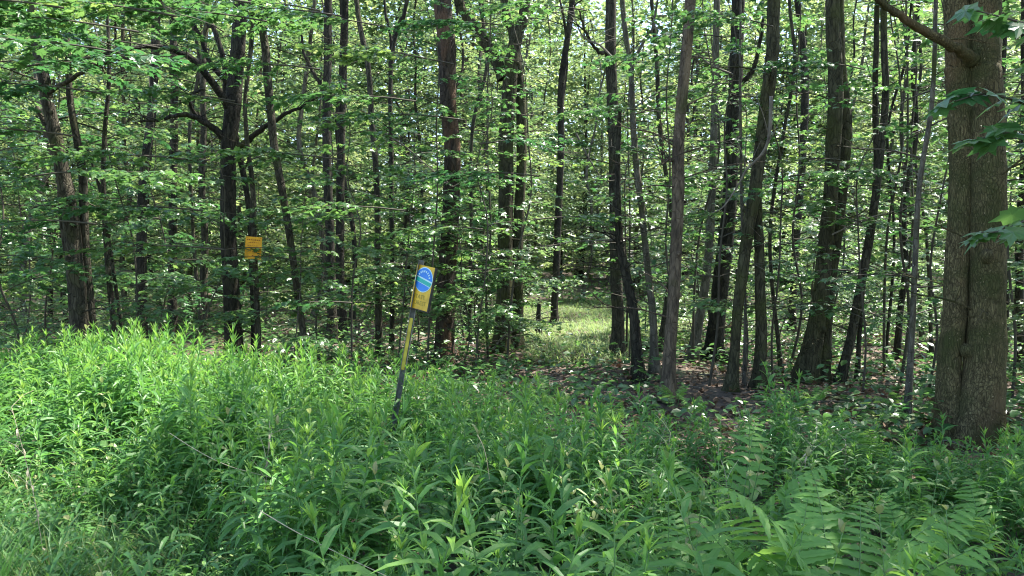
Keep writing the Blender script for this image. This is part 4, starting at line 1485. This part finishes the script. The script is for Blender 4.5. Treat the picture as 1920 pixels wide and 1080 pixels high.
DS = [make_dead_stem(1300 + i) for i in range(3)]
cw = 0
while cw < 11:
    y = 3.9 + 4.0 * rnd.random(); x = (rnd.random() * 2 - 1) * y * .64
    if not in_stand(x, y):
        continue
    o = bpy.data.objects.new('dried_weed', DS[rnd.randrange(3)])
    COL.objects.link(o)
    h = max(.3, min(1.0, float(tallest(x, y)) * rnd.uniform(.7, .98)))
    o.location = (x, y, float(ground_z(x, y))); o.scale = (1, 1, h)
    o.rotation_euler = (rnd.gauss(0, .18), rnd.gauss(0, .18), rnd.uniform(0, 6.28))
    tag(o, 'dry straw-coloured stem of last year standing among the green goldenrod', 'dried weed', 'dry stems of last year')
    cw += 1


# ------------------------------------------------------------------ dry stalks
def stalk(label, pl, Ys, w, seed):
    pts = np.array([at(u, v, y) for (u, v), y in zip(pl, Ys)])
    org = pts[0]
    geo = Geo()
    tube(geo, catmull(pts - org, 18), np.linspace(w, w * .6, 18), 5, 0, .05, seed)
    o = geo.obj('dry_stalk', M['straw'])
    o.location = tuple(org)
    tag(o, label, 'dry stalk')


stalk('long pale dry stalk lying slanted in the left goldenrod, upper one', [(318, 812), (370, 845), (430, 874), (515, 897)], [4.7, 4.5, 4.35, 4.2], .0024, 1)
stalk('long pale dry stalk slanting down to the picture bottom, lower one', [(488, 958), (560, 1000), (640, 1040), (745, 1090)], [3.1, 2.95, 2.8, 2.6], .0022, 2)
stalk('short dry white stalk hanging in the dark goldenrod gap', [(895, 815), (905, 835), (912, 860), (918, 900)], [3.6, 3.6, 3.6, 3.6], .002, 3)


# ------------------------------------------------------------------ signs
M['sign_yellow'] = plain_mat('sign_yellow', (0.58, 0.35, 0.025), .45, .28, 14)
M['sign_blue'] = plain_mat('sign_blue', (0.03, 0.19, 0.58), .4, .1)
M['sign_green'] = plain_mat('sign_green', (0.02, 0.36, 0.29), .4, .1)
M['sign_white'] = plain_mat('sign_white', (0.50, 0.70, 0.70), .5, .1)
M['sign_text'] = plain_mat('sign_text', (0.30, 0.22, 0.03), .6, .1)
M['sign_edge'] = plain_mat('sign_edge', (0.03, 0.026, 0.02), .7, .2)
M['post'] = plain_mat('post_metal', (0.12, 0.12, 0.10), .6, .45, 18)
M['stripe'] = plain_mat('post_stripe', (0.50, 0.40, 0.05), .5, .3, 14)
M['notice'] = plain_mat('notice_yellow', (0.72, 0.33, 0.010), .5, .22, 14)
M['notice_text'] = plain_mat('notice_text', (0.25, 0.075, 0.006), .6, .2, 30)


def box(geo, c, s, mi=0):
    c = np.array(c, float); s = np.array(s, float) / 2
    V = np.array([(x, y, z) for x in (-1, 1) for y in (-1, 1) for z in (-1, 1)]) * s + c
    F = [(0, 1, 3, 2), (4, 6, 7, 5), (0, 4, 5, 1), (2, 3, 7, 6), (0, 2, 6, 4), (1, 5, 7, 3)]
    geo.add(V, F, .5, mi)


def disc(geo, cx, cz, r, y, th, z0=None, z1=None, slope=0.0, n=40):
    """flat disc (or the band of it between two slanted lines) in the XZ plane facing -Y, with a thickness"""
    a = np.linspace(0, 2 * PI, n, endpoint=False)
    pts = [(math.cos(t) * r, math.sin(t) * r) for t in a]

    def clip(pts, f):
        out = []
        for i in range(len(pts)):
            p, q = pts[i], pts[(i + 1) % len(pts)]
            fp, fq = f(p), f(q)
            if fp >= 0: out.append(p)
            if fp * fq < 0:
                t = fp / (fp - fq); out.append((p[0] + (q[0] - p[0]) * t, p[1] + (q[1] - p[1]) * t))
        return out
    if z0 is not None: pts = clip(pts, lambda p: p[1] - (z0 + slope * p[0]))
    if z1 is not None: pts = clip(pts, lambda p: (z1 + slope * p[0]) - p[1])
    k = len(pts)
    V = [(cx + p[0], y, cz + p[1]) for p in pts] + [(cx + p[0], y + th, cz + p[1]) for p in pts]
    geo.add2(V, [np.array([list(range(k))]), np.array([(i, i + k, (i + 1) % k + k, (i + 1) % k) for i in range(k)])], [.5, .5])


def text_part(name, body, size, mat, parent, loc, rot=(PI / 2, 0, 0), align='LEFT'):
    cu = bpy.data.curves.new(name, 'FONT')
    cu.body = body; cu.size = size; cu.extrude = .0006; cu.align_x = align
    tmp = bpy.data.objects.new('tmp', cu)
    COL.objects.link(tmp)
    dg = bpy.context.evaluated_depsgraph_get()
    me = bpy.data.meshes.new_from_object(tmp.evaluated_get(dg))
    bpy.data.objects.remove(tmp)
    me.name = name
    me.materials.clear(); me.materials.append(mat)
    o = bpy.data.objects.new(name, me)
    COL.objects.link(o); o.parent = parent
    o.location = loc; o.rotation_euler = rot
    return o


def build_sign():
    Y = 6.6
    b0 = at(742, 775, Y); t0 = at(791, 488, Y)
    d = (t0 - b0) / (t0[2] - b0[2])
    gz = float(ground_z(b0[0] - .1, Y))
    foot = b0 + d * (gz - b0[2])
    tilt = math.atan2(d[0], 1.0)
    root = thing('trail_sign', 'leaning metal post with a yellow panel bearing a blue and green round emblem', 'sign', foot)
    root.rotation_euler = (0, tilt, 0)
    Ln = (t0[2] - gz) / math.cos(tilt)
    px_m = Y / FPX
    # channel post: web and two flanges
    g = Geo()
    w = 10 * px_m
    box(g, (0, 0, Ln / 2 - .05), (w, .006, Ln + .1))
    box(g, (-w / 2 + .002, -.016, Ln / 2 - .05), (.005, .027, Ln + .1))
    box(g, (w / 2 - .002, -.016, Ln / 2 - .05), (.005, .027, Ln + .1))
    g.obj('post', M['post'], root)
    g = Geo()
    box(g, (-.003, -.012, Ln - .44 - .27), (w * .66, .014, .44))
    g.obj('yellow_stripe', M['stripe'], root)
    g = Geo()
    YAW = R(40)
    pw, ph = .218, 82 * px_m
    cx, cz = pw / 2 * math.cos(YAW) - .032, Ln - .04 - ph / 2
    yy = .014 - pw / 2 * math.sin(YAW)
    # panel sits behind the post, its left part covered by it, hanging a little off square
    sub = bpy.data.objects.new('panel', None)
    gg = Geo()
    box(gg, (0, 0, 0), (pw, .006, ph))
    pan = gg.obj('panel', M['sign_yellow'], root)
    bpy.data.objects.remove(sub)
    pan.name = 'panel'
    pan.location = (cx, yy, cz)
    pan.rotation_euler = (0, R(1.5), -YAW)
    gg = Geo()
    box(gg, (pw / 2 + .006, .002, -.004), (.011, .022, ph + .012))
    box(gg, (0, .002, -ph / 2 - .0045), (pw + .0, .022, .009))
    gg.obj('frame', M['sign_edge'], pan)
    er = .098
    ex, ez = 0, ph / 2 - er - .018
    gg = Geo(); disc(gg, ex, ez, er + .007, -.0050, .0020); gg.obj('emblem_rim', M['sign_white'], pan)
    gg = Geo(); disc(gg, ex, ez, er, -.0075, .0024, z0=.014, slope=-.18); disc(gg, ex, ez, er, -.0075, .0024, z1=-.038, slope=-.2)
    gg.obj('emblem_field', M['sign_blue'], pan)
    gg = Geo(); disc(gg, ex, ez, er, -.0076, .0024, z0=-.032, z1=.001, slope=-.19); gg.obj('emblem_band', M['sign_green'], pan)
    # arched white marks in the upper field
    gg = Geo()
    for k in range(8):
        a = R(20 + k * 18)
        c, s = math.cos(a), math.sin(a)
        V = []
        for (p, q) in ((-.005, -.008), (.005, -.008), (.005, .008), (-.005, .008)):
            V.append((ex + c * (er * .72 + q) - s * p, -.0092, ez + s * (er * .72 + q) + c * p))
        V += [(x, -.0075, z) for x, _, z in V]
        gg.add(V, [(0, 1, 2, 3), (0, 4, 5, 1), (1, 5, 6, 2), (2, 6, 7, 3), (3, 7, 4, 0)])
    gg.obj('emblem_lettering', M['sign_white'], pan)
    text_part('lettering', 'STATE', .050, M['sign_text'], pan, (-.088, -.0042, -ph / 2 + .088))
    text_part('lettering', 'FOREST', .050, M['sign_text'], pan, (-.095, -.0042, -ph / 2 + .038))
    # strap that closes the panel's foot round the post
    g = Geo(); box(g, (0, -.002, cz - ph / 2 - .006), (.058, .058, .012)); g.obj('clamp', M['sign_edge'], root)


build_sign()


def build_notice():
    Y = 11.55
    c = at(475, 465, Y)
    k = Y / FPX
    w, h = 30 * k, 42 * k
    root = thing('yellow_notice', 'small orange-yellow notice nailed to the thin sapling trunk', 'notice', c)
    root.rotation_euler = (0, R(4), R(6))
    g = Geo(); box(g, (0, 0, 0), (w, .004, h)); g.obj('plate', M['notice'], root)
    rows = [(.36, .8, .055), (.24, .62, .03), (.10, .7, .02), (.02, .7, .02), (-.08, .66, .02), (-.18, .6, .02), (-.34, .12, .06)]
    g = Geo()
    for (f, ww, hh) in rows:
        x = -ww / 2 * w
        while x < ww / 2 * w - .01:
            s = rnd.uniform(.010, .024)
            box(g, (x + s / 2, -.003, f * h), (s, .002, hh * h * rnd.uniform(.6, 1)))
            x += s + rnd.uniform(.006, .012)
    g.obj('lettering', M['notice_text'], root)
    for sx in (-1, 1):
        for sz in (-1, 1):
            g = Geo()
            tube(g, [(sx * w * .42, -.001, sz * h * .45), (sx * w * .42, -.005, sz * h * .45)], [.004, .004], 8)
            g.obj('nail', M['sign_edge'], root)


build_notice()

# ------------------------------------------------------------------ light
SUN_EL, SUN_AZ = 62.0, 58.0        # azimuth from +Y towards +X
w = bpy.data.worlds.new('World')
scn.world = w
w.use_nodes = True
nt = w.node_tree
nt.nodes.clear()
sky = nt.nodes.new('ShaderNodeTexSky')
sky.sky_type = 'NISHITA'
sky.sun_disc = False
sky.sun_elevation = R(SUN_EL)
sky.sun_rotation = R(SUN_AZ)
bg = nt.nodes.new('ShaderNodeBackground')
bg.inputs['Strength'].default_value = 0.15
wo = nt.nodes.new('ShaderNodeOutputWorld')
nt.links.new(sky.outputs[0], bg.inputs['Color'])
nt.links.new(bg.outputs[0], wo.inputs['Surface'])
sd = bpy.data.lights.new('sun', 'SUN')
sd.energy = 5.0
sd.angle = R(0.55)
sd.color = (1.0, 0.95, 0.86)
so = bpy.data.objects.new('sun', sd)
COL.objects.link(so)
so.rotation_euler = (R(90 - SUN_EL), 0, R(180 - SUN_AZ) + 0)
so.location = (0, 0, 40)
# sun object points along local -Z: check and fix the heading numerically
from mathutils import Vector
dirv = Vector((math.sin(R(SUN_AZ)) * math.cos(R(SUN_EL)), math.cos(R(SUN_AZ)) * math.cos(R(SUN_EL)), math.sin(R(SUN_EL))))
so.rotation_mode = 'QUATERNION'
so.rotation_quaternion = dirv.to_track_quat('Z', 'Y')

scn.view_settings.view_transform = 'Standard'
scn.view_settings.look = 'None'
scn.view_settings.exposure = 1.98
scn.view_settings.gamma = 1.0
c = scn.cycles
scn.render.filter_size = 1.1
c.filter_width = 1.1
c.max_bounces = 8
c.diffuse_bounces = 4
c.glossy_bounces = 2
c.transmission_bounces = 6
c.use_denoising = True
c.sample_clamp_indirect = 6.0
c.caustics_reflective = False
c.caustics_refractive = False
